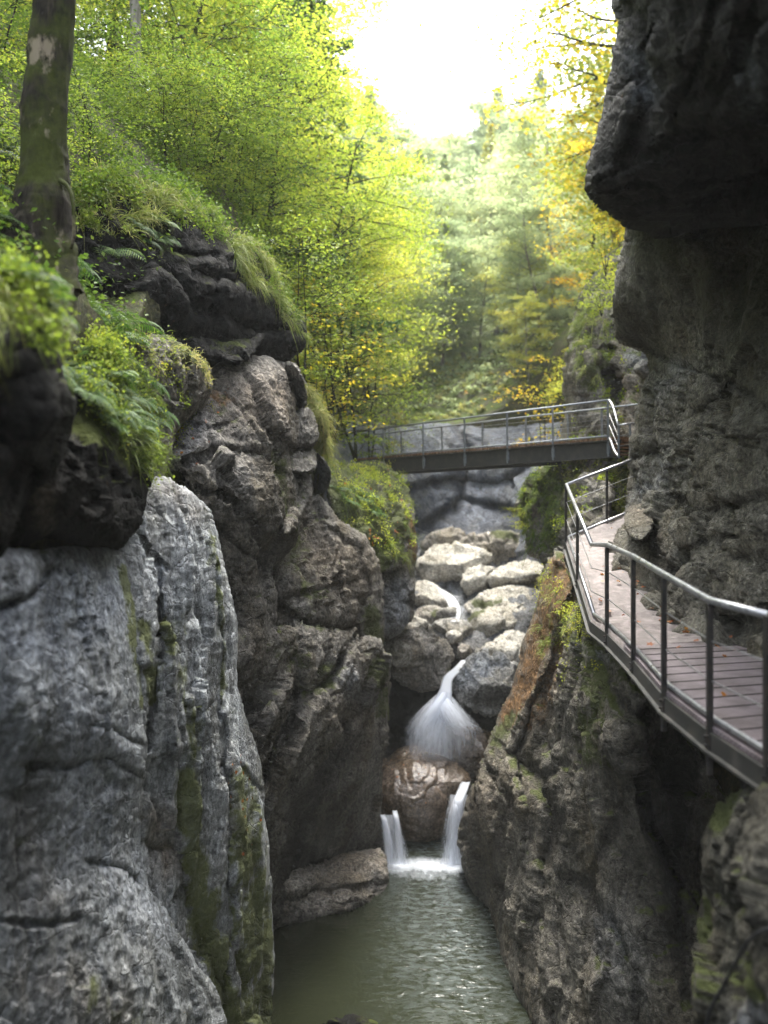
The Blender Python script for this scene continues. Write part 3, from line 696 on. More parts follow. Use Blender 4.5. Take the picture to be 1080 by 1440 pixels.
rock('cliff', [
    # upper block
    dict(outline=[(232, 640), (238, 610), (262, 584), (292, 540), (300, 516), (335, 506), (385, 500), (408, 512), (418, 560), (420, 600), (404, 640), (420, 700), (424, 740), (400, 775), (378, 800), (388, 840), (386, 900), (352, 960), (334, 960), (330, 860), (300, 760), (270, 690)],
         ctrl=[(250, 620, 12.4), (300, 560, 13.6), (400, 520, 15.6), (330, 700, 13.0), (415, 700, 15.0), (390, 790, 14.8), (345, 900, 13.6), (260, 660, 12.2), (370, 600, 14.4)],
         step=2.2, edge=.7, thick=3, seed=31, big=(1.3, .17), mid=(.45, .05), fine=.055, stra=.03, hy=.5, rot=.5, aniso=(.8, 1, 1.6),
         creases=[([(262, 650), (310, 630), (350, 640), (400, 660)], .14, 5, .12, 40), ([(300, 690), (350, 720), (372, 780), (400, 770)], .12, 5), ([(255, 590), (300, 600), (330, 590)], .08, 4), ([(310, 750), (340, 770), (370, 800)], .15, 6, .1, 30),
                  ([(280, 690), (320, 700)], .1, 4), ([(352, 840), (380, 850)], .1, 5)],
         paint=[('warm', [(340, 560), (390, 560)], 40, .75), ('orange', [(290, 550), (318, 566)], 9, 1.0), ('pale', [(275, 600), (262, 630)], 22, .4), ('moss', [(385, 640), (410, 740)], 15, .6), ('dark', [(330, 620), (390, 640)], 22, .35), ('dark', [(320, 800), (350, 900)], 24, .35)]),
    # small stacked blocks on the right of it
    dict(outline=[(384, 520), (404, 508), (422, 520), (430, 555), (434, 572), (420, 580), (402, 556)], ctrl=[(410, 530, 16.2), (425, 570, 16.6)], step=2, edge=.3, thick=2, seed=32, big=(.6, .1), mid=(.2, .04), fine=.03),
    dict(outline=[(396, 585), (432, 570), (446, 598), (448, 622), (440, 628), (404, 626), (397, 610)], ctrl=[(400, 600, 15.4), (440, 600, 16.4), (420, 580, 16)], step=2, edge=.45, thick=2, seed=33, big=(.6, .08), mid=(.2, .04), fine=.03),
    dict(outline=[(397, 628), (442, 628), (448, 650), (436, 668), (412, 664), (400, 650)], ctrl=[(400, 640, 15.6), (440, 640, 16.6)], step=2, edge=.4, thick=2, seed=34, big=(.6, .1), mid=(.2, .04), fine=.03, paint=[('dark', [(410, 650), (430, 655)], 12, .6)]),
    dict(outline=[(398, 664), (436, 662), (442, 690), (430, 712), (418, 740), (400, 760)], ctrl=[(400, 700, 15.4), (436, 690, 16.4)], step=2, edge=.4, thick=2, seed=35, big=(.5, .1), mid=(.2, .05), fine=.04),
    dict(outline=[(440, 630), (452, 640), (466, 664), (464, 684), (450, 696), (438, 698), (442, 668)], ctrl=[(450, 650, 17.6), (462, 680, 18.0)], step=2, edge=.3, thick=1.5, seed=36, big=(.5, .06), mid=(.2, .03), fine=.03, paint=[('pale', [(452, 660), (455, 680)], 12, .8)]),
    dict(outline=[(430, 540), (452, 580), (462, 620), (455, 640), (442, 620), (434, 580), (420, 520)], ctrl=[(440, 570, 18.0), (455, 620, 18.4)], step=2, edge=.3, thick=2, seed=37, big=(.5, .1), mid=(.2, .04), fine=.03, paint=[('moss', [(440, 560), (460, 620)], 14, 1.0)]),
    # lower shoulder
    dict(outline=[(415, 720), (436, 694), (458, 700), (478, 730), (514, 760), (532, 790), (538, 830), (541, 900), (536, 930), (502, 905), (470, 890), (430, 900), (385, 880), (376, 800), (400, 770)],
         ctrl=[(430, 720, 16.4), (478, 740, 17.6), (530, 800, 19.2), (538, 900, 19.6), (400, 820, 15.4), (460, 860, 16.6), (390, 870, 15.2), (500, 870, 17.8)],
         step=2.2, edge=.8, thick=3, seed=41, big=(1.3, .14), mid=(.45, .04), fine=.055, stra=.03, hy=.5, rot=.6, aniso=(1.5, 1, .8),
         creases=[([(430, 735), (450, 728), (458, 732)], .12, 3, 0), ([(470, 750), (500, 775), (522, 830), (512, 870)], .16, 4, .15, 30), ([(400, 840), (440, 830), (480, 820), (512, 805)], .10, 4, .1, 30), ([(395, 850), (420, 872), (470, 890), (500, 880)], .25, 6, .2, 30)],
         paint=[('moss', [(420, 760), (440, 850)], 24, .45), ('moss', [(525, 860), (534, 920)], 12, .9), ('warm', [(460, 780), (490, 800)], 40, .5)]),
    # lower body
    dict(outline=[(345, 880), (385, 870), (430, 880), (500, 888), (540, 900), (549, 951), (547, 1027), (541, 1066), (534, 1113), (536, 1190), (520, 1202), (470, 1206), (440, 1222), (414, 1232), (400, 1300), (360, 1330), (330, 1200), (300, 1000), (310, 900)],
         ctrl=[(350, 950, 13.8), (420, 950, 15.6), (500, 950, 17.6), (548, 970, 19.8), (536, 1150, 20.2), (460, 1150, 18.4), (400, 1150, 16.0), (380, 1290, 16.4), (440, 1030, 16.2), (510, 1060, 18.6), (360, 1050, 14.4)],
         step=2.2, edge=.8, thick=3, seed=43, big=(1.4, .20), mid=(.45, .05), fine=.055, stra=.045, srot=-.78, hy=.5, rot=.75, aniso=(1.8, 1, .7),
         creases=[([(550, 930), (500, 1000), (460, 1060), (430, 1130), (405, 1200)], .3, 9, -.25, 60), ([(470, 930), (430, 990), (380, 1060), (365, 1110)], .25, 8, .2, 50), ([(500, 900), (455, 960), (420, 980), (350, 1000)], .2, 6, .12, 40),
                  ([(525, 960), (505, 1030), (455, 1090), (425, 1150), (410, 1220)], .2, 8, -.3, 60), ([(345, 970), (350, 1030)], .2, 6), ([(420, 1130), (412, 1200), (400, 1240)], .4, 12)],
         paint=[('moss', [(400, 910), (440, 950)], 26, .45), ('moss', [(530, 930), (535, 1000)], 16, .7), ('pale', [(495, 950), (500, 975)], 16, .5), ('dark', [(410, 1200), (440, 1212)], 24, .9), ('dark', [(440, 1130), (500, 1180)], 36, .3),  # dark spot at the foot paints the cavity's shade
                ('dark', [(360, 1010), (375, 1060)], 18, .4), ('warm', [(470, 1000), (500, 1010)], 26, .4)]),
], M['r_grey'], 'tall cracked grey-brown cliff between the green-streaked rib and the waterfall', 'cliff')

rock('cliff', [
    dict(outline=[(556, 730), (570, 715), (582, 740), (586, 770), (579, 803), (585, 839), (583, 875), (561, 890), (540, 900), (528, 860), (528, 790)],
         ctrl=[(560, 760, 22.0), (580, 800, 22.6), (550, 880, 21.4), (580, 870, 22.4)], step=2, edge=.5, thick=3, seed=51, big=(.8, .14), mid=(.3, .05), fine=.04, aniso=(.7, 1, 1.3),
         creases=[([(545, 800), (560, 840), (578, 850)], .12, 4, .1, 20), ([(556, 760), (552, 830)], .15, 5)],
         paint=[('orange', [(576, 720), (580, 790)], 9, .8), ('pale', [(560, 830), (556, 870)], 18, .55)]),
    dict(outline=[(452, 640), (490, 655), (508, 650), (540, 648), (560, 664), (574, 690), (582, 725), (580, 770), (560, 800), (536, 810), (505, 775), (470, 720)],
         ctrl=[(480, 670, 21.0), (510, 656, 24.0), (550, 665, 25.0), (575, 720, 23.0), (560, 780, 21.4), (500, 750, 19.6), (520, 790, 20.0), (530, 700, 21.6)],
         step=2.2, edge=.5, thick=5, seed=53, big=(.9, .14), mid=(.3, .06), fine=.05,
         creases=[([(540, 690), (560, 730), (572, 760)], .2, 4)],
         paint=[('moss', [(480, 670), (530, 760)], 50, 1.0), ('moss', [(530, 655), (565, 690)], 20, 1.0), ('orange', [(575, 740), (578, 790)], 8, .8)]),
], M['r_grey'], 'grassy knob of rock carrying the left end of the footbridge', 'cliff')

rock('rock_ledge', [
    dict(outline=[(384, 1262), (398, 1238), (430, 1214), (470, 1204), (512, 1194), (536, 1192), (545, 1212), (547, 1248), (530, 1266), (505, 1278), (460, 1290), (425, 1300), (384, 1312), (360, 1300)],
         ctrl=[(400, 1240, 16.8), (540, 1200, 19.4), (545, 1250, 18.7), (440, 1285, 17.4), (385, 1305, 17.0), (500, 1240, 18.0), (520, 1200, 19.6), (450, 1215, 18.8)],
         step=2, edge=.35, thick=2.5, seed=57, led=(.6, .03), big=(.9, .14), mid=(.3, .05), fine=.04, aniso=(1.5, 1, .7),
         creases=[([(400, 1262), (450, 1246), (500, 1250), (545, 1235)], .15, 5, .2, 30)],
         paint=[('dark', [(400, 1300), (500, 1278), (545, 1258)], 12, .7), ('warm', [(470, 1220), (530, 1210)], 20, .7)]),
], M['b_tan'], 'low tan ledge of rock at the foot of the cliff, lapped by the pool', 'rock')

# ------------------------------------------------------------------ right side
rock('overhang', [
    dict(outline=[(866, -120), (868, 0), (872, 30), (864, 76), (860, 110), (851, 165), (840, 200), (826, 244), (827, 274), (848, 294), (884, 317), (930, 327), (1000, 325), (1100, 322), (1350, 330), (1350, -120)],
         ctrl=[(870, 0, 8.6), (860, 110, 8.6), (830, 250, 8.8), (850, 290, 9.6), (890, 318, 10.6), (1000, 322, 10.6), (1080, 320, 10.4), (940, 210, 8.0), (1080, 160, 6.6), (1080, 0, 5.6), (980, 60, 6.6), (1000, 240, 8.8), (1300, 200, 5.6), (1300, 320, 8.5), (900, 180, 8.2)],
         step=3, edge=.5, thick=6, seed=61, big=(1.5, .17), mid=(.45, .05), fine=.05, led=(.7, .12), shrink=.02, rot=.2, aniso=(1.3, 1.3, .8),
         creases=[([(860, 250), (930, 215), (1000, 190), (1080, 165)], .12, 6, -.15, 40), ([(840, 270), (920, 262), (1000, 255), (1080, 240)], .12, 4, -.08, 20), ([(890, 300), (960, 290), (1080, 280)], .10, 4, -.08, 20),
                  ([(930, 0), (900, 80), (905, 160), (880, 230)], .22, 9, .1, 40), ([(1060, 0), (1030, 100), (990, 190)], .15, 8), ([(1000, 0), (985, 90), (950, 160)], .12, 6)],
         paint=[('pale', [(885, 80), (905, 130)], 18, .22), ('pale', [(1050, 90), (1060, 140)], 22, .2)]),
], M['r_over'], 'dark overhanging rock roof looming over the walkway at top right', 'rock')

def block(mb_list, x0, x1, y0, y1, z0, z1, seed, st=.45):
    """closed, displaced block of rock given by its extents"""
    nx_, ny_, nz_ = [max(3, int((b - a) / st)) for a, b in ((x0, x1), (y0, y1), (z0, z1))]
    V = []; Q = []; c = 0
    def face(o, u, v, nu, nv, flip):
        nonlocal c
        a, b = np.meshgrid(np.linspace(0, 1, nu), np.linspace(0, 1, nv)); a = a.ravel()[:, None]; b = b.ravel()[:, None]
        V.append(np.array(o) + a * np.array(u) + b * np.array(v)); i = np.arange(nu * nv).reshape(nv, nu) + c
        q = np.stack([i[:-1, :-1], i[:-1, 1:], i[1:, 1:], i[1:, :-1]], -1).reshape(-1, 4); Q.append(q[:, ::-1] if flip else q); c += nu * nv
    dx, dy, dz = x1 - x0, y1 - y0, z1 - z0
    face((x0, y0, z0), (dx, 0, 0), (0, 0, dz), nx_, nz_, False); face((x0, y1, z0), (dx, 0, 0), (0, 0, dz), nx_, nz_, True)
    face((x0, y0, z0), (0, dy, 0), (0, 0, dz), ny_, nz_, True); face((x1, y0, z0), (0, dy, 0), (0, 0, dz), ny_, nz_, False)
    face((x0, y0, z0), (dx, 0, 0), (0, dy, 0), nx_, ny_, True); face((x0, y0, z1), (dx, 0, 0), (0, dy, 0), nx_, ny_, False)
    V = np.concatenate(V); n3 = np.stack([fbm(V * .5 + k * 9, 4, seed + k) for k in range(3)], 1); V = V + n3 * .5 + .12 * fbm(V * 2.2, 4, seed)[:, None]
    mb_list.append((V, np.concatenate(Q)))
# unseen gorge behind the viewpoint, added to cut the light: roof and wall over the walkway, wall on the left, a bend closing the view back
bl = []
block(bl, 1.7, 8.0, -11, 4.6, 3.7, 9.0, 5); block(bl, 3.9, 8.0, -11, 5.4, -9, 4.2, 6); block(bl, 6.0, 9.5, 4.5, 15, -9, 2.5, 12)
V = np.concatenate([b[0] for b in bl]); off = np.cumsum([0] + [len(b[0]) for b in bl])
mesh_from('unseen_rock_behind', V, np.concatenate([b[1] + o_ for b, o_ in zip(bl, off)]), M['r_over']).name = 'right_unseen_wall'
tag(bpy.data.objects['right_unseen_wall'], kind='structure')
bl = []
block(bl, -8.0, -3.6, -12, 4.6, -9, 1.5, 7); block(bl, -8.0, 6.0, -20, -15, -9, 1.0, 8)
V = np.concatenate([b[0] for b in bl]); off = np.cumsum([0] + [len(b[0]) for b in bl])
tag(mesh_from('left_unseen_wall', V, np.concatenate([b[1] + o_ for b, o_ in zip(bl, off)]), M['r_near']), kind='structure')

rock('cliff', [
    dict(outline=[(890, 300), (880, 350), (868, 392), (864, 440), (866, 476), (900, 488), (914, 500), (908, 540), (898, 575), (894, 600), (886, 640), (884, 684), (882, 712), (872, 740), (864, 756), (862, 792), (866, 820), (880, 846), (900, 880), (905, 900), (940, 925), (990, 950), (1040, 975), (1100, 1010), (1500, 1100), (1500, 280)],
         ctrl=[(880, 350, 15.0), (868, 440, 16.0), (905, 500, 17.0), (890, 640, 17.6), (884, 700, 17.6), (866, 780, 14.6), (900, 880, 12.0), (960, 930, 10.4), (1080, 980, 9.0), (960, 340, 12.5), (1080, 340, 10.8), (1080, 600, 9.6), (960, 640, 13.2), (960, 800, 12.0), (1080, 820, 9.2), (1400, 700, 6.2), (1000, 480, 12.0), (1020, 740, 10.6)],
         step=2.8, edge=.6, thick=4, seed=65, calm=[([(900, 360), (960, 420), (1060, 380)], 90, .6), ([(1000, 500), (1080, 560)], 60, .6)], big=(1.1, .20), mid=(.42, .07), fine=.045, rough=3.5, stra=.03, srot=0.0, hy=-.6, shrink=.04, aniso=(1, 1, 1),
         creases=[([(866, 478), (930, 500), (1000, 530), (1060, 560)], .18, 5, -.2, 50), ([(900, 640), (950, 625), (985, 590), (1010, 560)], .25, 8, .2, 40), ([(1000, 860), (1030, 880), (1080, 870)], .35, 14), ([(930, 690), (990, 720), (1060, 700)], .18, 7, .12, 40),
                  ([(905, 720), (930, 790), (940, 850)], .2, 7, .12, 30), ([(960, 780), (1000, 760), (1060, 790)], .2, 7), ([(935, 500), (920, 560), (930, 640)], .2, 8), ([(1030, 380), (1040, 470)], .15, 14), ([(880, 740), (900, 700), (890, 660)], .1, 5)],
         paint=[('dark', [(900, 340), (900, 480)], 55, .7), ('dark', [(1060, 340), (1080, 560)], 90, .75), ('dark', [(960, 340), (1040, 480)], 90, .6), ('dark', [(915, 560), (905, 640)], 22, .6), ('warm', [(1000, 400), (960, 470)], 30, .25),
                ('pale', [(930, 660), (900, 700)], 22, .35), ('pale', [(960, 520), (935, 545)], 22, .3), ('dark', [(1000, 860), (1030, 890)], 20, .6), ('orange', [(1010, 600), (1000, 590)], 14, .3)]),
    dict(outline=[(880, 716), (900, 706), (920, 712), (918, 740), (905, 760), (880, 750)], ctrl=[(885, 720, 15.6), (915, 720, 14.8), (900, 708, 16.2)], step=2, edge=.2, thick=1.5, seed=66, big=(.5, .06), mid=(.2, .03), fine=.03, paint=[('warm', [(900, 716)], 20, .8)]),
], M['r_right'], 'rough olive-grey cliff wall on the inner side of the walkway', 'cliff')

rock('cliff', [
    dict(outline=[(790, 774), (776, 770), (763, 792), (755, 839), (749, 864), (735, 915), (717, 973), (699, 1009), (684, 1045), (677, 1074), (661, 1103), (651, 1146), (647, 1186), (650, 1222), (664, 1248), (678, 1270), (692, 1302), (703, 1347), (708, 1380), (734, 1424), (760, 1560), (1100, 1560), (1100, 1180), (1020, 1110), (985, 1050), (940, 1005), (895, 958), (860, 915), (832, 874), (812, 830)],
         ctrl=[(780, 785, 16.3), (755, 850, 16.6), (700, 1010, 18.0), (650, 1150, 18.6), (665, 1250, 18.5), (705, 1370, 15.6), (745, 1440, 13.8), (810, 830, 15.0), (832, 880, 13.4), (890, 960, 11.2), (800, 900, 14.9), (800, 1050, 14.0), (760, 1180, 14.6), (860, 1050, 11.4), (850, 1200, 12.2), (900, 1300, 11.4), (960, 1100, 11.6), (930, 1040, 11.4), (1000, 1250, 11.8), (820, 1400, 12.2), (720, 1100, 16.0), (960, 1440, 10.6)],
         step=2.4, edge=.6, thick=4, hy=-.4, stra=.016, led=(.7, .05), srot=.15, seed=71, calm=[([(785, 790), (760, 870), (720, 990)], 30, .45)], big=(1.7, .20), mid=(.5, .05), fine=.03, rot=.2, aniso=(.8, 1, 1.8),
         creases=[([(800, 850), (775, 930), (745, 1000), (725, 1060), (735, 1120)], .2, 6, -.35, 60), ([(725, 1060), (760, 1090), (785, 1150), (770, 1210)], .3, 10, .15, 40), ([(905, 1000), (903, 1100), (915, 1160), (960, 1250)], .35, 7, -.5, 70),
                  ([(850, 1080), (870, 1150), (820, 1250), (850, 1350)], .2, 12), ([(690, 1080), (720, 1130), (700, 1210), (720, 1290)], .15, 8, .12, 40), ([(790, 1230), (830, 1260), (880, 1340)], .14, 8), ([(835, 900), (850, 960), (880, 1010)], .15, 6),
                  ([(840, 1060), (880, 1050), (900, 1030)], .1, 4), ([(960, 1040), (950, 1200), (970, 1400)], .2, 14)],
         paint=[('orange', [(780, 800), (762, 880), (740, 960), (712, 1010)], 22, 1.0), ('orange', [(798, 795), (788, 860)], 24, .95), ('orange', [(806, 850), (770, 960), (745, 1020)], 14, .7), ('warm', [(790, 880), (750, 1000)], 26, .6), ('moss', [(825, 900), (840, 960), (825, 1060)], 30, .6), ('moss', [(700, 1040), (720, 1010)], 14, .8), ('dark', [(760, 1040), (790, 1190)], 26, .45),
                ('dark', [(930, 1060), (955, 1300)], 55, .95), ('dark', [(880, 990), (960, 1060)], 30, .7), ('warm', [(930, 1130), (925, 1090)], 14, .4), ('warm', [(680, 1120), (690, 1200)], 30, .5), ('pale', [(850, 1300), (880, 1380)], 40, .2), ('moss', [(830, 1060), (880, 1080)], 24, .4), ('pale', [(820, 910), (850, 925)], 12, .3)]),  # first two dark spots paint the shade under the deck
], M['r_butt'], 'big dark buttress below the walkway, orange lichen along its left edge', 'cliff')

rock('cliff', [
    dict(outline=[(1750, 1060), (1200, 1090), (1080, 1100), (1042, 1106), (1014, 1128), (992, 1172), (985, 1244), (980, 1310), (980, 1378), (972, 1560), (1800, 1560)],
         ctrl=[(1045, 1110, 6.2), (1000, 1180, 6.8), (980, 1320, 7.2), (1080, 1300, 5.4), (1080, 1120, 5.7), (1200, 1300, 4.6), (1060, 1440, 5.6), (1600, 1300, 3.6)],
         step=2.8, edge=.45, thick=3, seed=75, big=(.8, .12), mid=(.3, .05), fine=.03,
         creases=[([(1010, 1250), (1040, 1290), (1080, 1300)], .12, 6), ([(1060, 1150), (1030, 1220)], .1, 6)],
         paint=[('moss', [(1030, 1110), (1010, 1160)], 14, 1.0), ('moss', [(985, 1270), (1000, 1400)], 16, .8), ('moss', [(1050, 1360), (1080, 1400)], 24, .8), ('pale', [(1060, 1440), (1080, 1430)], 26, .4)]),
], M['r_corner'], 'mossy rock shoulder in the lower right corner below the near post', 'cliff')

rock('cliff', [
    dict(outline=[(800, 520), (803, 480), (814, 440), (824, 400), (842, 366), (880, 330), (960, 330), (960, 720), (800, 720), (790, 640), (800, 560)],
         ctrl=[(805, 520, 25.5), (830, 400, 27.5), (880, 350, 27.5), (860, 560, 24.5), (800, 620, 25.5), (880, 650, 22.5), (900, 600, 22.5), (930, 500, 23), (840, 700, 23)],
         step=2.4, edge=.9, thick=5, seed=81, big=(1.4, .35), mid=(.5, .12), fine=.07, aniso=(.8, 1, 1.3),
         creases=[([(850, 500), (866, 560), (870, 640)], .6, 9, -.5, 40), ([(830, 400), (836, 450), (826, 520)], .3, 7)],
         paint=[('moss', [(812, 430), (820, 480)], 14, .8), ('moss', [(830, 540), (845, 520)], 12, .8), ('warm', [(885, 540), (882, 600)], 16, .9), ('pale', [(890, 500), (905, 510)], 14, .6), ('dark', [(870, 520), (866, 600)], 9, .7)]),
    dict(outline=[(800, 640), (846, 640), (890, 636), (920, 700), (910, 760), (820, 770), (796, 720)], ctrl=[(820, 650, 22.4), (880, 645, 21.6), (860, 740, 20.6), (900, 740, 20.6)], step=2.2, edge=.5, thick=3, seed=82,
         big=(.8, .22), mid=(.3, .08), fine=.06, paint=[('moss', [(820, 660), (880, 660)], 30, 1.0), ('moss', [(850, 700), (880, 720)], 25, .7)]),
], M['r_butt'], 'mossy cliff behind the right end of the footbridge', 'cliff')

rock('cliff', [
    dict(outline=[(740, 672), (762, 658), (790, 648), (850, 646), (860, 760), (830, 800), (800, 840), (776, 800), (764, 776), (745, 764), (736, 742), (728, 728), (730, 700)],
         ctrl=[(760, 665, 24.5), (800, 655, 23.5), (730, 725, 25.0), (770, 770, 22.5), (820, 760, 19.5), (800, 820, 19.5), (780, 710, 22.8)],
         step=2.2, edge=.6, thick=4, seed=85, big=(.9, .3), mid=(.35, .12), fine=.06,
         creases=[([(760, 690), (775, 740), (790, 770)], .3, 7, .2, 20)],
         paint=[('moss', [(770, 670), (740, 720)], 26, .9), ('moss', [(790, 680), (780, 760)], 16, .8)]),
], M['r_grey'], 'mossy rocks with hanging grass below the right end of the footbridge', 'cliff')

rock('cliff', [
    dict(outline=[(400, 560), (470, 570), (520, 590), (570, 598), (600, 592), (640, 597), (690, 604), (720, 598), (760, 596), (830, 590), (880, 760), (760, 800), (640, 800), (560, 790), (440, 760)],
         ctrl=[(580, 600, 38), (640, 600, 39.5), (740, 610, 38), (600, 750, 36), (700, 745, 35.5), (820, 700, 30), (450, 700, 34), (660, 670, 38.5), (580, 680, 36)],
         step=2.2, edge=.8, thick=4, seed=91, big=(3.2, .20), mid=(.8, .05), fine=.035, led=(1.3, .13), rot=-.5, aniso=(1.4, 1, .7),
         creases=[([(580, 690), (640, 670), (700, 680), (760, 650)], .5, 5, .4, 40), ([(600, 740), (650, 700), (740, 720)], .4, 5, .3, 40), ([(640, 600), (660, 650), (640, 720)], .4, 6)],
         paint=[('dark', [(700, 748), (745, 735)], 14, .8), ('dark', [(580, 700), (588, 740)], 8, .8), ('pale', [(600, 610), (620, 640)], 16, .4)]),
], M['r_blue'], 'wet slate-blue rock wall seen under and behind the footbridge', 'cliff')
# ------------------------------------------------------------------ stream bed, boulders, water
rock('gorge_bed', [
    dict(outline=[(470, 745), (640, 735), (900, 745), (900, 1000), (800, 1240), (700, 1300), (480, 1300), (440, 1000)],
         ctrl=[(560, 760, 36), (740, 760, 36), (520, 850, 29), (640, 850, 30.5), (760, 850, 29), (540, 940, 26.5), (640, 930, 26.4), (740, 940, 26.5), (560, 1000, 31), (660, 1010, 31), (560, 1080, 26.4), (660, 1080, 25.5), (600, 1200, 22.6), (700, 1290, 22.3), (480, 1290, 22.3)],
         step=3, edge=.3, thick=2, seed=101, big=(1.2, .3), mid=(.45, .1), fine=.05,
         paint=[('dark', [(560, 980), (690, 1060)], 80, 1.0), ('pale', [(620, 820), (700, 850)], 60, .6)]),  # dark spot paints the shade of the hollow behind the main fall
], M['bed'], kind='structure')

B = boulder
W_, T_, Gy, Wt = M['b_white'], M['b_tan'], M['b_grey'], M['b_wet']
B([(590, 770), (600, 754), (626, 744), (646, 746), (662, 758), (655, 770), (623, 776), (600, 776)], 34.5, ((590, 752), (660, 756)), T_, 'small brown rock at the very back of the boulder heap under the blue wall', 201)
B([(640, 770), (662, 754), (695, 745), (731, 750), (744, 768), (742, 786), (720, 796), (700, 802), (684, 792), (660, 780)], 33.0, ((650, 758), (740, 764)), T_, 'rounded brown mossy boulder at the back, right of the flat pale one', 202, paint=[('moss', [(700, 750), (720, 756)], 12, .8)])
B([(588, 812), (586, 787), (603, 774), (630, 768), (662, 768), (688, 778), (692, 790), (664, 800), (655, 814), (626, 819), (600, 818)], 31.8, ((588, 792), (690, 792)), W_, 'broad flat pale boulder below the footbridge with a dark notch at its left', 203, top_k=2.2, paint=[('dark', [(593, 805), (600, 795)], 8, .6)])
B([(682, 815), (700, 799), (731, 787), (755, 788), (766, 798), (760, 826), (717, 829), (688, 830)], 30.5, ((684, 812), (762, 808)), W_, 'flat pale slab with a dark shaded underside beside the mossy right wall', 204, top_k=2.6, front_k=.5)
B([(652, 830), (646, 816), (658, 800), (688, 795), (704, 800), (688, 814), (686, 832), (674, 848), (656, 846)], 31.0, ((648, 815), (690, 812)), W_, 'white angular boulder wedged beside the small upper cascade', 205)
B([(574, 822), (608, 820), (624, 834), (634, 848), (631, 866), (610, 860), (586, 852), (570, 845)], 29.8, ((575, 838), (630, 846)), W_, 'bright white rock left of the small upper cascade', 206, top_k=2)
B([(650, 852), (678, 836), (717, 826), (760, 830), (765, 860), (752, 880), (717, 872), (690, 862), (665, 866)], 29.0, ((655, 850), (760, 850)), W_, 'wide cracked pale boulder shelf in the middle of the heap', 207, top_k=2.2, paint=[('moss', [(670, 850), (700, 846)], 8, .8)])
B([(655, 880), (668, 862), (700, 852), (735, 858), (752, 880), (745, 905), (720, 920), (700, 908), (672, 900)], 27.6, ((655, 876), (750, 884)), W_, 'blocky white boulder above the large dark-faced one on the right', 208, top_k=1.6, paint=[('moss', [(660, 868), (675, 860)], 8, .9)])
B([(606, 880), (622, 872), (645, 870), (662, 880), (674, 900), (660, 920), (636, 928), (622, 910)], 27.2, ((608, 886), (674, 888)), Gy, 'angular grey rock in the centre, above the cobble', 209, top_k=1.4, tilt=-.1)
B([(584, 862), (600, 852), (625, 856), (634, 868), (612, 878), (588, 880), (578, 874)], 28.4, ((580, 866), (632, 868)), T_, 'small mossy tan rock under the white one left of the upper cascade', 210, paint=[('moss', [(612, 866)], 12, .7)])
B([(640, 912), (650, 903), (659, 906), (666, 917), (658, 927), (645, 929)], 25.2, ((640, 915), (666, 917)), T_, 'small tan cobble perched above the lip of the main waterfall', 211, step=1.2)
B([(536, 880), (560, 868), (588, 866), (606, 880), (600, 900), (570, 910), (540, 905)], 26.5, ((536, 884), (604, 884)), W_, 'pale grey rock leaning on the left wall above the brown boulder', 212)
B([(548, 905), (570, 886), (600, 875), (616, 888), (628, 905), (640, 922), (636, 938), (622, 962), (600, 971), (574, 968), (556, 958), (552, 930)], 23.6, ((560, 918), (640, 918)), T_, 'large brown boulder left of the main waterfall lip', 213, top_k=.9, front_k=.4, tilt=-.1, amp=1.2, step=1.5)
B([(536, 898), (560, 900), (579, 908), (580, 926), (566, 942), (548, 932), (538, 915)], 23.2, ((538, 905), (580, 912)), W_, 'pale rock pinned between the left cliff and the brown boulder', 214, step=1.5)
B([(690, 905), (700, 892), (730, 888), (752, 900), (745, 950), (700, 960), (670, 940), (672, 915)], 25.0, ((680, 912), (750, 920)), W_, 'white block behind the large dark-faced boulder at the buttress', 215)
B([(636, 966), (643, 946), (668, 919), (690, 921), (716, 932), (740, 948), (735, 975), (722, 996), (704, 1008), (688, 1004), (660, 992), (644, 982)], 22.6, ((640, 962), (740, 966)), Gy, 'large boulder right of the main waterfall, pale on top and dark below', 216, top_k=1.5, front_k=.5, step=1.5, amp=1.2, paint=[('pale', [(650, 950), (690, 930)], 22, .8), ('dark', [(670, 985), (715, 985)], 18, .7)])  # pale and dark spots paint the lit top and shaded front
B([(628, 1032), (640, 1023), (660, 1020), (684, 1028), (700, 1040), (696, 1080), (664, 1092), (640, 1084), (632, 1062)], 22.75, ((628, 1034), (698, 1038)), Wt, 'wet rock struck by the right skirt of the main waterfall', 217, step=1.5)
B([(526, 1108), (536, 1080), (553, 1062), (573, 1052), (595, 1052), (620, 1064), (642, 1078), (662, 1096), (658, 1112), (641, 1121), (635, 1146), (628, 1172), (612, 1181), (590, 1184), (566, 1178), (552, 1150), (532, 1146)],
  20.6, ((532, 1112), (650, 1104)), Wt, 'large wet brown boulder with fallen leaves below the main waterfall', 218, top_k=1.5, front_k=.35, soft=.35, edge_k=.38, cut=.35, step=1.4, amp=.5, paint=[('dark', [(575, 1160), (630, 1160)], 24, .5)])
B([(452, 1442), (470, 1432), (500, 1428), (530, 1436), (545, 1460), (450, 1470)], 13.4, ((452, 1440), (540, 1442)), M['r_dark'], 'low dark stone just breaking the pool surface at the bottom edge', 219)
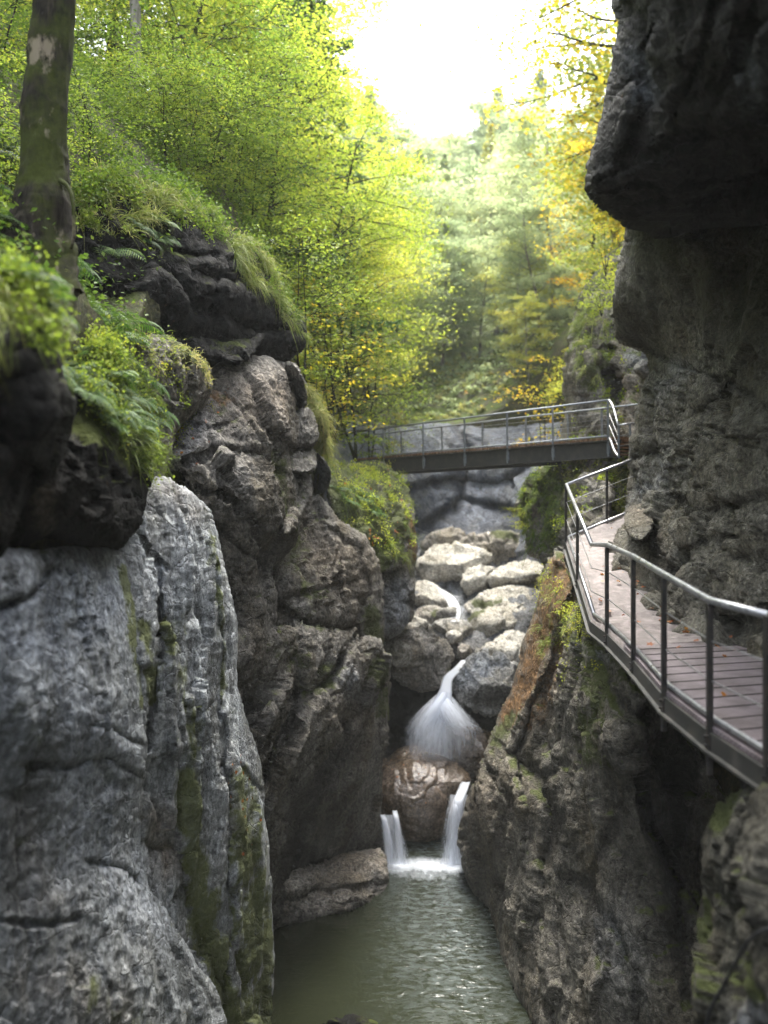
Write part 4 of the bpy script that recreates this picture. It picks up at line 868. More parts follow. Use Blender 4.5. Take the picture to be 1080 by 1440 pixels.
# wedged fill rocks inside the heap
for k, (x, y, w, h, Y0) in enumerate([(600, 835, 30, 16, 30.6), (735, 812, 30, 20, 31.0), (760, 770, 26, 18, 28), (718, 880, 26, 18, 27.8), (628, 862, 16, 10, 28.0), (640, 895, 14, 10, 26.4)]):
    an = np.arange(9) / 9 * 2 * np.pi
    B([(x + w * math.cos(a) * (1 + .2 * math.sin(3 * a + k)), y + h * math.sin(a)) for a in an], Y0, ((x - w, y - 2), (x + w, y)), [W_, T_, T_, W_, Gy, W_][k],
      ['small pale wedge of rock left of the upper cascade, half hidden', 'pale rock behind the flat slab with the dark underside', 'brown stone lodged against the mossy right wall', 'small pale block in the gap right of the centre of the heap', 'small grey stone right under the upper cascade', 'pale pebble-like rock beside the centre grey rock'][k], 230 + k)

# pool
nx, ny = 90, 140
gx, gy = np.meshgrid(np.linspace(-6.5, 6.5, nx), np.linspace(2.0, 23.5, ny))
wv = np.column_stack([gx.ravel(), gy.ravel(), np.full(nx * ny, WZ)])
wv[:, 2] += .03 * fbm(np.column_stack([wv[:, 0] * 1.6, wv[:, 1] * .9, wv[:, 2] * 0]), 4, 5)
idx = np.arange(nx * ny).reshape(ny, nx)
q = np.stack([idx[:-1, :-1], idx[:-1, 1:], idx[1:, 1:], idx[1:, :-1]], -1).reshape(-1, 4)
foam = np.zeros(len(wv))
for fx, fy, r, s_ in ((.35, 20.1, .45, 1.0), (1.6, 20.1, .5, 1.0), (1.0, 20.15, .8, 1.0), (.9, 19.6, 1.0, .5), (1.3, 19.0, .8, .3)):
    foam = np.maximum(foam, s_ * np.exp(-(((wv[:, 0] - fx) / r) ** 2 + ((wv[:, 1] - fy) / .45) ** 2)))
foam = np.maximum(foam, .0 * np.exp(-((wv[:, 0] - 1.0) / 1.3) ** 2) * np.clip((wv[:, 1] - 10.5) / 5, 0, 1))
tag(mesh_from('pool_water', wv, q, M['water'], attrs={'foam': foam, 'chop_sheen': np.clip(np.exp(-((wv[:, 0] - 1.35) / 1.25) ** 2) * np.clip((wv[:, 1] - 11.5) / 4.5, .15, 1), 0, 1) * .72}), kind='structure')
bx_ = MB(); bx_.box((0, 13, WZ - 1.6), (8, 12, .2)); tag(bx_.build('pool_bed', M['bed']), kind='structure')

def curtain(mb, path, wid, n=26, m=24, dens=1.0, seed=0, fan=0.0, bulge=.12):
    """a falling sheet: path = list of (centre point, half width vector)"""
    path = [(np.array(c, float), np.array(w, float), d) for c, w, d in path]
    k = len(path); tt = np.linspace(0, k - 1, m)
    V = []; U = []; S = []; D = []
    for j, t in enumerate(tt):
        i = min(int(t), k - 2); f = t - i
        c = path[i][0] * (1 - f) + path[i + 1][0] * f; w = path[i][1] * (1 - f) + path[i + 1][1] * f; d = path[i][2] * (1 - f) + path[i + 1][2] * f
        for u in np.linspace(-1, 1, n):
            off = np.array([0, bulge * (u * u) * 1.0, 0])
            V.append(c + w * u + off); U.append(u * 1.0 + seed * 7.3); S.append(t / (k - 1) * 6 + seed); D.append(d * (1 - abs(u) ** 3.2) * dens)
    idx = np.arange(n * m).reshape(m, n)
    q = np.stack([idx[:-1, :-1], idx[:-1, 1:], idx[1:, 1:], idx[1:, :-1]], -1).reshape(-1, 4)
    mb.append((np.array(V), q, U, S, D))

def smooth_path(keys, steps=10):
    """keys: (px, py, Y, halfwidth_px, density) interpolated with Catmull-Rom"""
    K = np.array(keys, float); K2 = np.vstack([2 * K[0] - K[1], K, 2 * K[-1] - K[-2]]); out = []
    for i in range(len(K) - 1):
        p0, p1, p2, p3 = K2[i:i + 4]
        for s_ in np.linspace(0, 1, steps, endpoint=(i == len(K) - 2)):
            out.append(.5 * ((2 * p1) + (p2 - p0) * s_ + (2 * p0 - 5 * p1 + 4 * p2 - p3) * s_ ** 2 + (-p0 + 3 * p1 - 3 * p2 + p3) * s_ ** 3))
    return [(P(a, b, Y), np.array([w / F * Y, 0, 0]), d) for a, b, Y, w, d in out]

def waterfall(name, curtains, label):
    mbs = []
    for j, (keys, n, dens, bulge) in enumerate(curtains):
        path = smooth_path(keys); curtain(mbs, path, None, n=n, m=len(path) * 2, dens=dens, seed=j + len(label) % 7, bulge=bulge)
    V = np.concatenate([b[0] for b in mbs]); Q = []; c = 0
    for b in mbs: Q.append(b[1] + c); c += len(b[0])
    o = mesh_from(name, V, np.concatenate(Q), M['fall'], attrs={'su': np.concatenate([b[2] for b in mbs]), 'sv': np.concatenate([b[3] for b in mbs]), 'dens': np.clip(np.concatenate([b[4] for b in mbs]), 0, 1)})
    return tag(o, label, 'waterfall')

waterfall('waterfall', [
    ([(653, 928, 24.6, 6, 1), (646, 938, 24.0, 9, 1), (634, 948, 23.2, 9, 1), (629, 956, 22.9, 8, 1), (626, 970, 22.6, 10, 1), (622, 984, 22.45, 15, 1), (621, 994, 22.38, 23, .95), (620, 1006, 22.3, 33, .85), (619, 1023, 22.22, 42, .62), (618, 1043, 22.15, 48, .42), (617, 1076, 22.05, 53, .12)], 60, 1.0, -.1),
    ([(627, 974, 22.45, 7, .9), (620, 988, 22.3, 16, 1), (613, 1002, 22.2, 25, .85), (603, 1025, 22.1, 34, .55), (600, 1046, 22.0, 36, .4), (597, 1074, 21.9, 40, .1)], 50, 1.0, .35),
    ([(626, 978, 22.5, 8, .9), (630, 994, 22.2, 20, .8), (645, 1018, 21.9, 28, .45), (655, 1030, 21.8, 30, .32), (658, 1060, 21.8, 28, .16), (658, 1092, 21.8, 26, .10)], 44, .9, .3),
    ([(624, 978, 22.6, 8, 1), (618, 992, 22.5, 18, 1), (616, 1010, 22.5, 24, .85), (614, 1045, 22.5, 28, .6), (612, 1090, 22.5, 32, .35)], 40, 1.0, 0),
], 'main silky waterfall fanning out like a skirt between the two large boulders')
waterfall('waterfall', [
    ([(656, 1100, 21.0, 7, .7), (652, 1110, 20.7, 8, .85), (646, 1128, 20.35, 8, .85), (642, 1160, 20.25, 9, .75), (640, 1190, 20.2, 11, .7), (639, 1216, 20.15, 13, .75)], 30, 1.0, .1),
    ([(650, 1112, 20.75, 6, .6), (642, 1135, 20.3, 8, .55), (638, 1175, 20.15, 11, .5), (637, 1216, 20.1, 15, .5)], 26, .9, .15),
    ([(647, 1118, 20.6, 16, .5), (641, 1150, 20.3, 17, .5), (638, 1190, 20.2, 20, .4), (638, 1216, 20.1, 24, .5)], 30, .9, .05),
], 'lower right waterfall dropping beside the buttress into the pool')
waterfall('waterfall', [
    ([(538, 1146, 20.35, 4, .7), (541, 1156, 20.15, 5, .85), (546, 1184, 20.05, 7, .75), (550, 1216, 20.0, 10, .7)], 20, 1.0, .08),
    ([(555, 1140, 20.4, 4, .7), (557, 1152, 20.15, 5, .85), (561, 1184, 20.05, 6, .75), (564, 1216, 20.0, 8, .7)], 20, .95, .08),
    ([(546, 1146, 20.35, 14, .55), (551, 1170, 20.15, 17, .5), (556, 1195, 20.05, 20, .45), (557, 1216, 20.0, 24, .5)], 30, .9, .05),
], 'lower left waterfall in two strands beside the wet brown boulder')
waterfall('waterfall', [
    ([(604, 822, 31.0, 5, .8), (618, 830, 30.6, 7, .9), (630, 838, 30.0, 8, 1), (638, 850, 29.2, 9, 1), (640, 862, 28.4, 9, 1), (639, 874, 27.6, 8, .8)], 20, 1.0, .1),
], 'small white cascade high among the pale boulders')
# ------------------------------------------------------------------ walkway with railing
WK = [(3.5, 3.3, -1.74), (2.72, 5.0, -1.72), (2.61, 6.0, -1.70), (2.54, 6.9, -1.66), (2.5, 7.9, -1.59), (2.62, 9.3, -1.50), (2.72, 10.8, -1.43), (2.78, 11.9, -1.42), (3.45, 16.8, -.52), (5.0, 18.0, -.02), (6.2, 18.9, .35)]
WK = [np.array(p) for p in WK]
walk = empty('walkway', (2.6, 9.0, -1.55)); tag(walk, 'steel walkway with railing bolted along the right rock wall', 'walkway')
UP = np.array([0, 0, 1.0])
def along(pts, dz=0.0, dx=0.0): return [p + np.array([dx, 0, dz]) for p in pts]
# inner edge of the deck
inner = []
for i, p in enumerate(WK):
    a = WK[max(0, i - 1)]; b = WK[min(len(WK) - 1, i + 1)]
    d = (b - a)[:2]; d /= np.linalg.norm(d); nrm = np.array([d[1], -d[0], 0])
    wd = 1.42 if i < 8 else 1.3
    inner.append(p + nrm * wd + np.array([0, 0, .01]))
def strip(outer, inn, thick, sub=6):
    mb = MB()
    for i in range(len(outer) - 1):
        a, b, c, d = outer[i], outer[i + 1], inn[i + 1], inn[i]
        V = [a, b, c, d] + [v - UP * thick for v in (a, b, c, d)]
        mb.add(V, [(0, 3, 2, 1), (4, 5, 6, 7), (0, 1, 5, 4), (2, 3, 7, 6), (1, 2, 6, 5), (3, 0, 4, 7)])
    return mb
NG = 5     # grating reaches this node, stone path beyond
mid_o = WK[5] + (WK[6] - WK[5]) * .35; mid_i = inner[5] + (inner[6] - inner[5]) * .55
ow = WK[:NG + 1] + [mid_o]; iw = inner[:NG + 1] + [mid_i]
strip(ow, iw, .04).build('deck_grating', M['deck'], walk)
# joints between the grating planks: dark slots with a raised toothed edge
mb = MB()
def lerp_path(pts, s):
    L = [0]
    for i in range(len(pts) - 1): L.append(L[-1] + np.linalg.norm(pts[i + 1] - pts[i]))
    s = min(max(s, 0), L[-1] - 1e-6)
    for i in range(len(pts) - 1):
        if s <= L[i + 1]: return pts[i] + (pts[i + 1] - pts[i]) * (s - L[i]) / (L[i + 1] - L[i])
Ltot = sum(np.linalg.norm(ow[i + 1] - ow[i]) for i in range(len(ow) - 1))
Lin = sum(np.linalg.norm(iw[i + 1] - iw[i]) for i in range(len(iw) - 1))
k = 0; s = .2
while s < Ltot:
    a = lerp_path(ow, s); b = lerp_path(iw, s / Ltot * Lin)
    a2 = a + (b - a) * .04; b2 = a + (b - a) * .97
    mb.bar(a2 + UP * .003, b2 + UP * .003, .011, .008, a=0)
    d = (b2 - a2) / 26
    for j in range(0): mb.box(a2 + d * (j + .5) + UP * .016 + np.array([0, .012, 0]), (.010, .006, .004))
    s += .285
mb.build('plank_joint', M['post'], walk)
# stone path: uneven surface mesh
po = [mid_o] + WK[6:]; pi = [mid_i] + inner[6:]
n1, n2 = 150, 22; Lp = sum(np.linalg.norm(po[i + 1] - po[i]) for i in range(len(po) - 1)); Li = sum(np.linalg.norm(pi[i + 1] - pi[i]) for i in range(len(pi) - 1))
V = []
for i in range(n1):
    a = lerp_path(po, i / (n1 - 1) * Lp); b = lerp_path(pi, i / (n1 - 1) * Li)
    for j in range(n2): V.append(a + (b - a) * (j / (n2 - 1) * 1.05))
V = np.array(V); st = .10 * (facets(V * np.array([1, 1, 0]), .55, .45, 5)) + .02 * fbm(V * 4, 4, 3); V[:, 2] += st
V[:, 2] += np.round(V[:, 1] * 1.6) * 0
idx = np.arange(n1 * n2).reshape(n1, n2)
q = np.stack([idx[:-1, :-1], idx[:-1, 1:], idx[1:, 1:], idx[1:, :-1]], -1).reshape(-1, 4)
W2 = V - UP * .25; nV = len(V)
bnd = np.concatenate([idx[:, 0], idx[-1, 1:], idx[::-1, -1][1:], idx[0, ::-1][1:-1]]); bn2 = np.roll(bnd, -1)
q2 = np.stack([bnd, bn2, bn2 + nV, bnd + nV], 1)
mesh_from('stone_path', np.concatenate([V, W2]), np.concatenate([q, q2, q[:, ::-1] + nV]), M['path'], walk)
# girders
mb = MB()
for i in range(1, 9):
    a, b = WK[i] - UP * .04, WK[i + 1] - UP * .04
    if i >= 8: continue
    dx = np.array([-.012, 0, 0])
    mb.bar(a - UP * .075 + dx, b - UP * .075 + dx, .022, .14)
    mb.bar(a - UP * .155 + dx * 2, b - UP * .155 + dx * 2, .075, .02)
mb.build('girder', M['girder'], walk)
mb = MB()
for i in range(1, 7):
    a, b = inner[i] - UP * .05, inner[i + 1] - UP * .05
    mb.bar(a - UP * .09, b - UP * .09, .03, .17)
for i in (3, 4, 5, 6):
    a = WK[i] - UP * .19; b = inner[i] - UP * .19
    mb.bar(a, b, .06, .08)
mb.build('cross_beam', M['girder'], walk)
# support bracket by the corner post
mb = MB(); mb.tube([(2.62, 6.7, -1.9), (2.72, 6.72, -2.05), (2.74, 6.7, -2.35)], .022, 8); mb.bar((2.6, 6.6, -2.18), (3.3, 6.6, -2.16), .05, .05); mb.bar((3.0, 6.7, -1.8), (2.86, 6.7, -2.4), .05, .05)
mb.build('bracket', M['girder'], walk)
RH = [.985, 1.0, 1.0, .97, 1.03, 1.03, 1.03, .985, 1.04, 1.07, 1.07]
RAIL = [p + UP * h for p, h in zip(WK, RH)]
def smooth(pts, n=8, keep=()):
    pts = np.array(pts); K2 = np.vstack([2 * pts[0] - pts[1], pts, 2 * pts[-1] - pts[-2]]); out = []
    for i in range(len(pts) - 1):
        p0, p1, p2, p3 = K2[i:i + 4]
        for s_ in np.linspace(0, 1, n, endpoint=False):
            out.append(.5 * ((2 * p1) + (p2 - p0) * s_ + (2 * p0 - 5 * p1 + 4 * p2 - p3) * s_ ** 2 + (-p0 + 3 * p1 - 3 * p2 + p3) * s_ ** 3))
    out.append(pts[-1]); return np.array(out)
mb = MB(); mb.tube([RAIL[0], RAIL[1], RAIL[2]], .034, 12); mb.tube(RAIL[2:8], .03, 12)
mb.tube([RAIL[7], RAIL[8]], .03, 12); mb.tube([RAIL[8], RAIL[9], RAIL[10]], .03, 12)
mb.build('handrail', M['steel'], walk, smooth=True)
mb = MB(); T = [p + UP * .05 + np.array([.035, 0, 0]) for p in WK]
mb.tube([T[0], T[1], T[2], T[3], T[4], T[5], T[6], T[7]], .024, 10); mb.tube([T[7], T[8]], .028, 10); mb.tube([T[8], T[9], T[10]], .028, 10)
mb.build('toe_rail', M['steel'], walk, smooth=True)
for hh in (.36, .68):
    mb = MB(); pts = [p + UP * hh * (RH[i] / 1.0) for i, p in enumerate(WK)]
    mb.tube(pts, .006, 6); mb.build('wire', M['wire'], walk, smooth=True)
posts = [(WK[2], 1.0, .36, 1), (WK[3], .95, .38, 0), (WK[4], 1.0, .36, 0), (WK[5], 1.0, .30, 0), (WK[6], 1.0, .28, 0)]
pm = WK[7] + (WK[8] - WK[7]) * .45; pn = WK[8] + (WK[9] - WK[8]) * .62
posts += [(pm, 1.0, .25, 0), (WK[8], 1.02, .25, 0), (pn, 1.05, .2, 0), (WK[1], .97, .4, 1)]
for p, h, dn, wide in posts:
    mb = MB(); w = .07 if wide else .05
    o_ = np.array([-.012, 0, 0])
    mb.box(p + o_ + UP * (h - dn) / 2, (w * .42, w * .5, (h + dn) / 2))
    mb.box(p + o_ * .3 - UP * .12, (.03, .045, .06))
    for z in (-.08, -.15): mb.tube([p + o_ + np.array([-.045, 0, z]), p + o_ + np.array([.02, 0, z])], .012, 6)
    mb.build('post', M['post'], walk, bevel=.004)

# ------------------------------------------------------------------ footbridge
br = empty('footbridge', (2.6, 24.0, 1.2)); tag(br, 'narrow steel footbridge with wire railings crossing the gorge', 'footbridge')
A_ = np.array([5.34, 21.0, 1.70]); B_ = np.array([-.45, 27.2, 1.60])    # near edge, right and left ends
dv = (B_ - A_); Lb = np.linalg.norm(dv[:2]); dh = dv / np.linalg.norm(dv)
nb = np.array([-dh[1], dh[0], 0]); nb = nb / np.linalg.norm(nb)
if nb[1] < 0: nb = -nb
Wd = 1.15
ax = np.stack([dh, nb, np.cross(dh, nb)])
A2 = A_ - dh * .3; B2 = B_ + dh * .6
mb = MB()
mb.bar(A2 - UP * .20, B2 - UP * .20, .03, .40); mb.bar(A2 - UP * .41 - nb * .03, B2 - UP * .41 - nb * .03, .14, .03); mb.bar(A2 - UP * .012 - nb * .03, B2 - UP * .012 - nb * .03, .14, .024)
mb.build('girder', M['girder'], br)
mb = MB(); A3 = A2 + nb * Wd; B3 = B2 + nb * Wd
mb.bar(A3 - UP * .20, B3 - UP * .20, .03, .40); mb.bar(A3 - UP * .41 + nb * .03, B3 - UP * .41 + nb * .03, .14, .03)
mb.build('girder', M['girder'], br)
mb = MB(); L2 = np.linalg.norm(B2 - A2); k = 0; s = .06
while s < L2:
    c = A2 + dh * s; jit = random.uniform(-.015, .015)
    mb.bar(c - nb * (.05 + jit) + UP * .03, c + nb * (Wd + .05) + UP * .03, .10, .07); s += .125
mb.build('deck_planks', M['rust'], br)
def b_at(s, off=0.0, z=0.0): return A_ + dh * s + nb * off + UP * z
RZ = .93
mb = MB(); mb.tube([b_at(0, 0, RZ + .02), b_at(4, 0, RZ), b_at(9.6, 0, RZ - .02)], .024, 10); mb.build('handrail', M['galv'], br, smooth=True)
far_end = 9.6
mb = MB(); mb.tube([b_at(-1.2, Wd, RZ), b_at(0, Wd, RZ), b_at(4, Wd, RZ), b_at(far_end, Wd, RZ - .02), b_at(far_end + .8, Wd - .1, .25)], .024, 10); mb.build('handrail', M['galv'], br, smooth=True)
mb = MB(); mb.tube([b_at(0, -.0, .10), b_at(7.9, 0, .10)], .02, 8); mb.build('toe_rail', M['galv'], br, smooth=True)
mb = MB(); mb.tube([b_at(-.6, Wd, .12), b_at(far_end, Wd, .12)], .02, 8); mb.build('toe_rail', M['galv'], br, smooth=True)
for off in (0, Wd):
    for z in (.38, .65):
        mb = MB(); mb.tube([b_at(0, off, z), b_at(far_end - (1.8 if off == 0 else 0), off, z)], .004, 5); mb.build('wire', M['wire'], br)
def s_of(px, off=0.0):
    t = (px - CX) / F; q = A_ + nb * off
    return (t * q[1] - q[0]) / (dh[0] - t * dh[1])
for px in (858, 779, 715, 655, 597, 541):
    s = max(.02, s_of(px)); mb = MB()
    mb.box(b_at(s, -.05, (RZ - .42) / 2), (.022, .014, (RZ + .42) / 2), ax); mb.box(b_at(s, -.03, -.2), (.04, .02, .12), ax)
    mb.build('post', M['galv'], br, bevel=.003)
for px in (846, 798, 739, 678, 621, 564, 509):
    s = s_of(px, Wd); mb = MB(); mb.box(b_at(s, Wd + .02, (RZ - .3) / 2), (.025, .014, (RZ + .3) / 2), ax); mb.build('post', M['galv'], br, bevel=.003)

# stairs from the right end of the bridge down towards the walkway
st = empty('stairs', (5.6, 20.2, .9)); tag(st, 'short steel stairs with wire railing going down from the right end of the footbridge', 'stairs')
top = b_at(0, 0, 0); S1 = P(870, 643, 20.2); S2 = P(905, 640, 19.6)
mb = MB(); mb.tube(smooth([b_at(.03, 0, RZ + .02), P(862, 572, 20.7), P(869, 598, 20.2)], 5), .026, 10); mb.tube([P(869, 598, 20.2), P(897, 594, 20.2)], .022, 8); mb.build('handrail', M['steel'], st, smooth=True)
mb = MB(); mb.tube(smooth([b_at(.03, 0, .08), P(861, 626, 20.7), P(865, 636, 20.4), P(871, 643, 20.2)], 5), .028, 10); mb.build('stringer', M['steel'], st, smooth=True)
for f in (.33, .66):
    mb = MB(); a = b_at(.03, 0, .1 + f * .8); b = P(869, 642 - f * 44, 20.2); mb.tube([a, b, P(896, 638 - f * 44, 20.2)], .008, 6); mb.build('wire', M['wire'], st)
for px, y0, y1 in ((870, 598, 644), (886, 596, 642)):
    mb = MB(); a = P(px, y0, 20.2); b = P(px, y1, 20.2); mb.box((a + b) / 2, (.02, .016, abs(a[2] - b[2]) / 2)); mb.build('post', M['galv'], st, bevel=.003)
for i in range(5):
    f = (i + .5) / 5; c = top * (1 - f) + S1 * f; mb = MB(); mb.bar(c + np.array([0, -.0, .02]), c + np.array([.85, .35, .02]), .24, .035); mb.build('step', M['rust'], st)

# footing under the left end
mb = MB(); c = P(502, 657, 27.6); mb.box(c + np.array([.1, .3, -.3]), (.75, .6, .22), ax); mb.build('tmp', M['bed'])
o = bpy.data.objects['tmp']; o.name = 'bridge_footing'; tag(o, 'squared stone footing carrying the left end of the footbridge', 'footing')

# loose cable in the corner
mb = MB(); mb.tube(smooth([P(1130, 1296, 4.9), P(1080, 1306, 5.0), P(1058, 1318, 5.1), P(1042, 1340, 5.2), P(1020, 1382, 5.4), P(1000, 1418, 5.5), P(985, 1470, 5.6)], 8), .012, 8)
tag(mb.build('cable', M['cable'], smooth=True), 'black cable hanging down the rock in the lower right corner', 'cable')
# ------------------------------------------------------------------ hillsides
TC = np.array([(-2.6, 5, 1.1), (-5, 5, 1.8), (-9, 5, 4.5), (-3.3, 9, 2.35), (-4.6, 9.5, 3.6), (-8, 9, 6.5), (-3.6, 11, 2.3), (-4.2, 12.3, 4.2), (-3.2, 13.6, 4.6), (-3.6, 16, 5.8), (-2.4, 15.6, 4.5), (-1.8, 17.5, 3.6),
               (-5.6, 20, 9.0), (-3.84, 20, 7.6), (-2.6, 20, 5.2), (-1.9, 22, 3.0), (-1.6, 26, 1.6), (-3.0, 25, 5.0), (-12, 20, 15), (-12, 35, 18), (-5, 30, 8.0), (-3, 34, 5.0), (-1.5, 31, 1.9), (0, 38, 2.6), (2.5, 38.5, 2.8), (5, 38, 2.6),
               (2, 45, 6.0), (-8, 45, 14), (-25, 40, 30), (-25, 15, 26), (-25, 80, 38), (0, 60, 10.5), (0, 90, 19), (0, 135, 30), (-40, 130, 50), (50, 130, 50), (12, 60, 14), (30, 60, 34),
               (9, 38, 7.5), (9, 30, 9.5), (7, 27.5, 7.4), (14, 28, 18), (14, 20, 17), (30, 20, 36), (7.5, 23, 6.0), (8, 15, 9), (9, 8, 12), (-9, -6, 4.5), (-4, -6, 1.5), (60, 60, 60), (-60, 60, 60), (4, 52, 8.6), (7, 44, 8.2)], float)
def _K(d): return np.sqrt(d * d + 1.0)
_n = len(TC); _A = np.zeros((_n + 3, _n + 3)); _X = TC[:, :2]
_A[:_n, :_n] = _K(np.sqrt(((_X[:, None] - _X[None]) ** 2).sum(-1))); _A[:_n, _n] = 1; _A[:_n, _n + 1:] = _X; _A[_n, :_n] = 1; _A[_n + 1:, :_n] = _X.T
_w = np.linalg.solve(_A, np.concatenate([TC[:, 2], [0, 0, 0]]))
def ground(x, y):
    x = np.atleast_1d(np.asarray(x, float)); y = np.atleast_1d(np.asarray(y, float))
    r = _w[_n] + x * _w[_n + 1] + y * _w[_n + 2]
    for k in range(_n): r = r + _w[k] * _K(np.hypot(x - TC[k, 0], y - TC[k, 1]))
    return r
def sheet(name, X, Y, drop=None, amp=.25):
    """X, Y grids; drop = index of the column at the gorge rim, columns before it fall to the bottom"""
    ny, nx = X.shape
    Z = ground(X.ravel(), Y.ravel()).reshape(X.shape)
    V = np.column_stack([X.ravel(), Y.ravel(), Z.ravel()])
    V[:, 2] += amp * fbm(V * np.array([.9, .9, 0]), 5, 41) + amp * .4 * fbm(V * np.array([4, 4, 0]), 4, 42)
    if drop is not None:
        k = drop; Zg = V[:, 2].reshape(ny, nx)
        for j in range(k): Zg[:, j] = Zg[:, k] + (-9.5 - Zg[:, k]) * (k - j) / k
        V[:, 2] = Zg.ravel()
        wall = (np.arange(nx)[None, :] < k).repeat(ny, 0).ravel()
        dx = (.5 * fbm(V * .8, 4, 44) + .15 * fbm(V * 4, 3, 45)) * np.clip((V[:, 1] - 6) / 8, .1, 1); V[wall, 0] += dx[wall] - .10 * np.clip(ground(V[:, 0], V[:, 1]) - V[:, 2], 0, 12)[wall]*(1 if X[0, -1] < 0 else -1)
    if drop is None: V[:nx, 2] = -9; V[nx:2 * nx, 1] = V[:nx, 1] + .05
    idx = np.arange(nx * ny).reshape(ny, nx)
    q = np.stack([idx[:-1, :-1], idx[:-1, 1:], idx[1:, 1:], idx[1:, :-1]], -1).reshape(-1, 4)
    N = vnormals(V, q)
    if N[:, 2].sum() < 0: q = q[:, ::-1]
    o = mesh_from(name, V, q, M['soil']); tag(o, kind='structure')
    return o
ys = np.linspace(-8, 41.5, 240)
le = np.interp(ys, [-8, 5, 8, 12, 15, 18, 21, 24, 28, 33, 38], [-4.2, -3.7, -2.95, -3.2, -2.95, -2.6, -2.1, -2.0, -1.9, -2.4, -3.5])
u = np.concatenate([np.linspace(-.6, 0, 26)[:-1], (np.linspace(0, 1, 120) ** 1.8) * 60])
sheet('left_hillside', le[:, None] - u[None, :], np.repeat(ys[:, None], len(u), 1), drop=25)
re_ = np.interp(ys, [-8, 5, 10, 16, 20, 24, 28, 33, 38], [6.5, 6.5, 6.5, 6.8, 7.2, 7.0, 6.9, 7.4, 8.0])
sheet('right_hillside', re_[:, None] + u[None, :], np.repeat(ys[:, None], len(u), 1), drop=25)
yf = 40.4 + (np.linspace(0, 1, 150) ** 1.6) * 420; xf = np.concatenate([-np.linspace(1, 0, 90)[:-1] ** 2 * 300, np.linspace(0, 1, 90) ** 2 * 300])
X, Y = np.meshgrid(xf, yf); sheet('far_hillside', X, Y, amp=.5)
# ------------------------------------------------------------------ vegetation
def leaf_quads(C, ln, wd, up=.7, seed=0, along=None):
    """diamond leaves at centres C, mostly lying flat; returns V, Q"""
    r = np.random.default_rng(seed); n = len(C)
    nrm = r.normal(0, 1, (n, 3)) * (1 - up) + np.array([0, 0, up]); nrm /= np.linalg.norm(nrm, axis=1)[:, None]
    a = r.normal(0, 1, (n, 3)) if along is None else along + r.normal(0, .35, (n, 3))
    a -= nrm * (a * nrm).sum(1)[:, None]; a /= np.linalg.norm(a, axis=1)[:, None] + 1e-9
    b = np.cross(nrm, a)
    s = r.uniform(.6, 1.25, n)[:, None]
    l = ln * s; w = wd * s
    V = np.stack([C - a * l / 2, C + b * w / 2 - a * l * .08, C + a * l / 2 - nrm * l * .12, C - b * w / 2 - a * l * .08], 1).reshape(-1, 3)
    return V, np.arange(n * 4).reshape(n, 4)

def curve(p, d, L, n, r, grav=0.0, wob=.15):
    pts = [np.array(p, float)]; d = np.array(d, float); d /= np.linalg.norm(d)
    for k in range(n):
        d = d + r.normal(0, wob, 3) + np.array([0, 0, grav]); d /= np.linalg.norm(d)
        pts.append(pts[-1] + d * L / n)
    return np.array(pts)

def broadleaf(name, H, R, base, nl, seed, mat, bark, leaf=.10, per=26, twigs=5, lean=(0, 0), r0=None, dens=1.0, up=.7, stems=1):
    r = np.random.default_rng(seed); root = empty(name, (0, 0, 0))
    mb = MB(); C = []; AL = []; T = []
    for sct in range(stems):
        r0_ = (r0 or H * .014) / math.sqrt(stems)
        tr = curve((0, 0, -.3), (lean[0] + r.normal(0, .1) + (r.normal(0, .3) if stems > 1 else 0), lean[1] + r.normal(0, .1), 1), H * r.uniform(.85, 1.05), 12, r, .02, .05)
        mb.tube(tr, np.linspace(r0_, r0_ * .15, 13) * np.array([1.5, 1.15] + [1] * 11), 8)
        for k in range(nl // stems):
            f = base + (1 - base) * (k + r.random()) / (nl // stems) * .98
            p = tr[0] * 0 + np.array([np.interp(f * 12, np.arange(13), tr[:, j]) for j in range(3)])
            an = k * 2.4 + r.normal(0, .5)
            prof = math.sin(math.pi * min(1, (1 - f) / (1 - base) * .8 + .12)) ** .7
            L = R * prof * r.uniform(.75, 1.15)
            lb = curve(p, (math.cos(an), math.sin(an), r.uniform(.1, .6)), L, 6, r, -.05, .13)
            mb.tube(lb, np.linspace(r0_ * .35 * (1 - f * .6), .004, 7), 5, cap=False)
            for j in range(twigs):
                g = r.uniform(.25, 1.0); q = np.array([np.interp(g * 6, np.arange(7), lb[:, i]) for i in range(3)])
                d = lb[-1] - lb[0]; d /= np.linalg.norm(d); side = np.array([-d[1], d[0], 0]) * r.choice([-1, 1])
                tw = curve(q, d * .7 + side * r.uniform(.4, 1) + np.array([0, 0, r.normal(0, .15)]), L * r.uniform(.25, .5) * (1.15 - g * .5), 4, r, -.04, .15)
                mb.tube(tw, np.linspace(.009, .003, 5), 4, cap=False)
                m = int(per * dens * r.uniform(.6, 1.3))
                t = r.uniform(0, 4, m); c = np.stack([np.interp(t, np.arange(5), tw[:, i]) for i in range(3)], 1)
                sp = L * .16 + .05
                c = c + r.normal(0, 1, (m, 3)) * np.array([sp, sp, sp * .16]) - np.array([0, 0, 1.0]) * (r.random((m, 1)) ** 2 * sp * .5)
                C.append(c); tint = r.random() * .45
                T.append(np.clip(tint + r.random(m) * .55, 0, 1))
    C = np.concatenate(C); T = np.concatenate(T)
    V, Q = leaf_quads(C, leaf, leaf * .62, up, seed)
    mb.build('trunk', bark, root, smooth=True)
    mesh_from('crown', V, Q, mat, root, {'tint': np.repeat(T, 4)}, smooth=False)
    return root

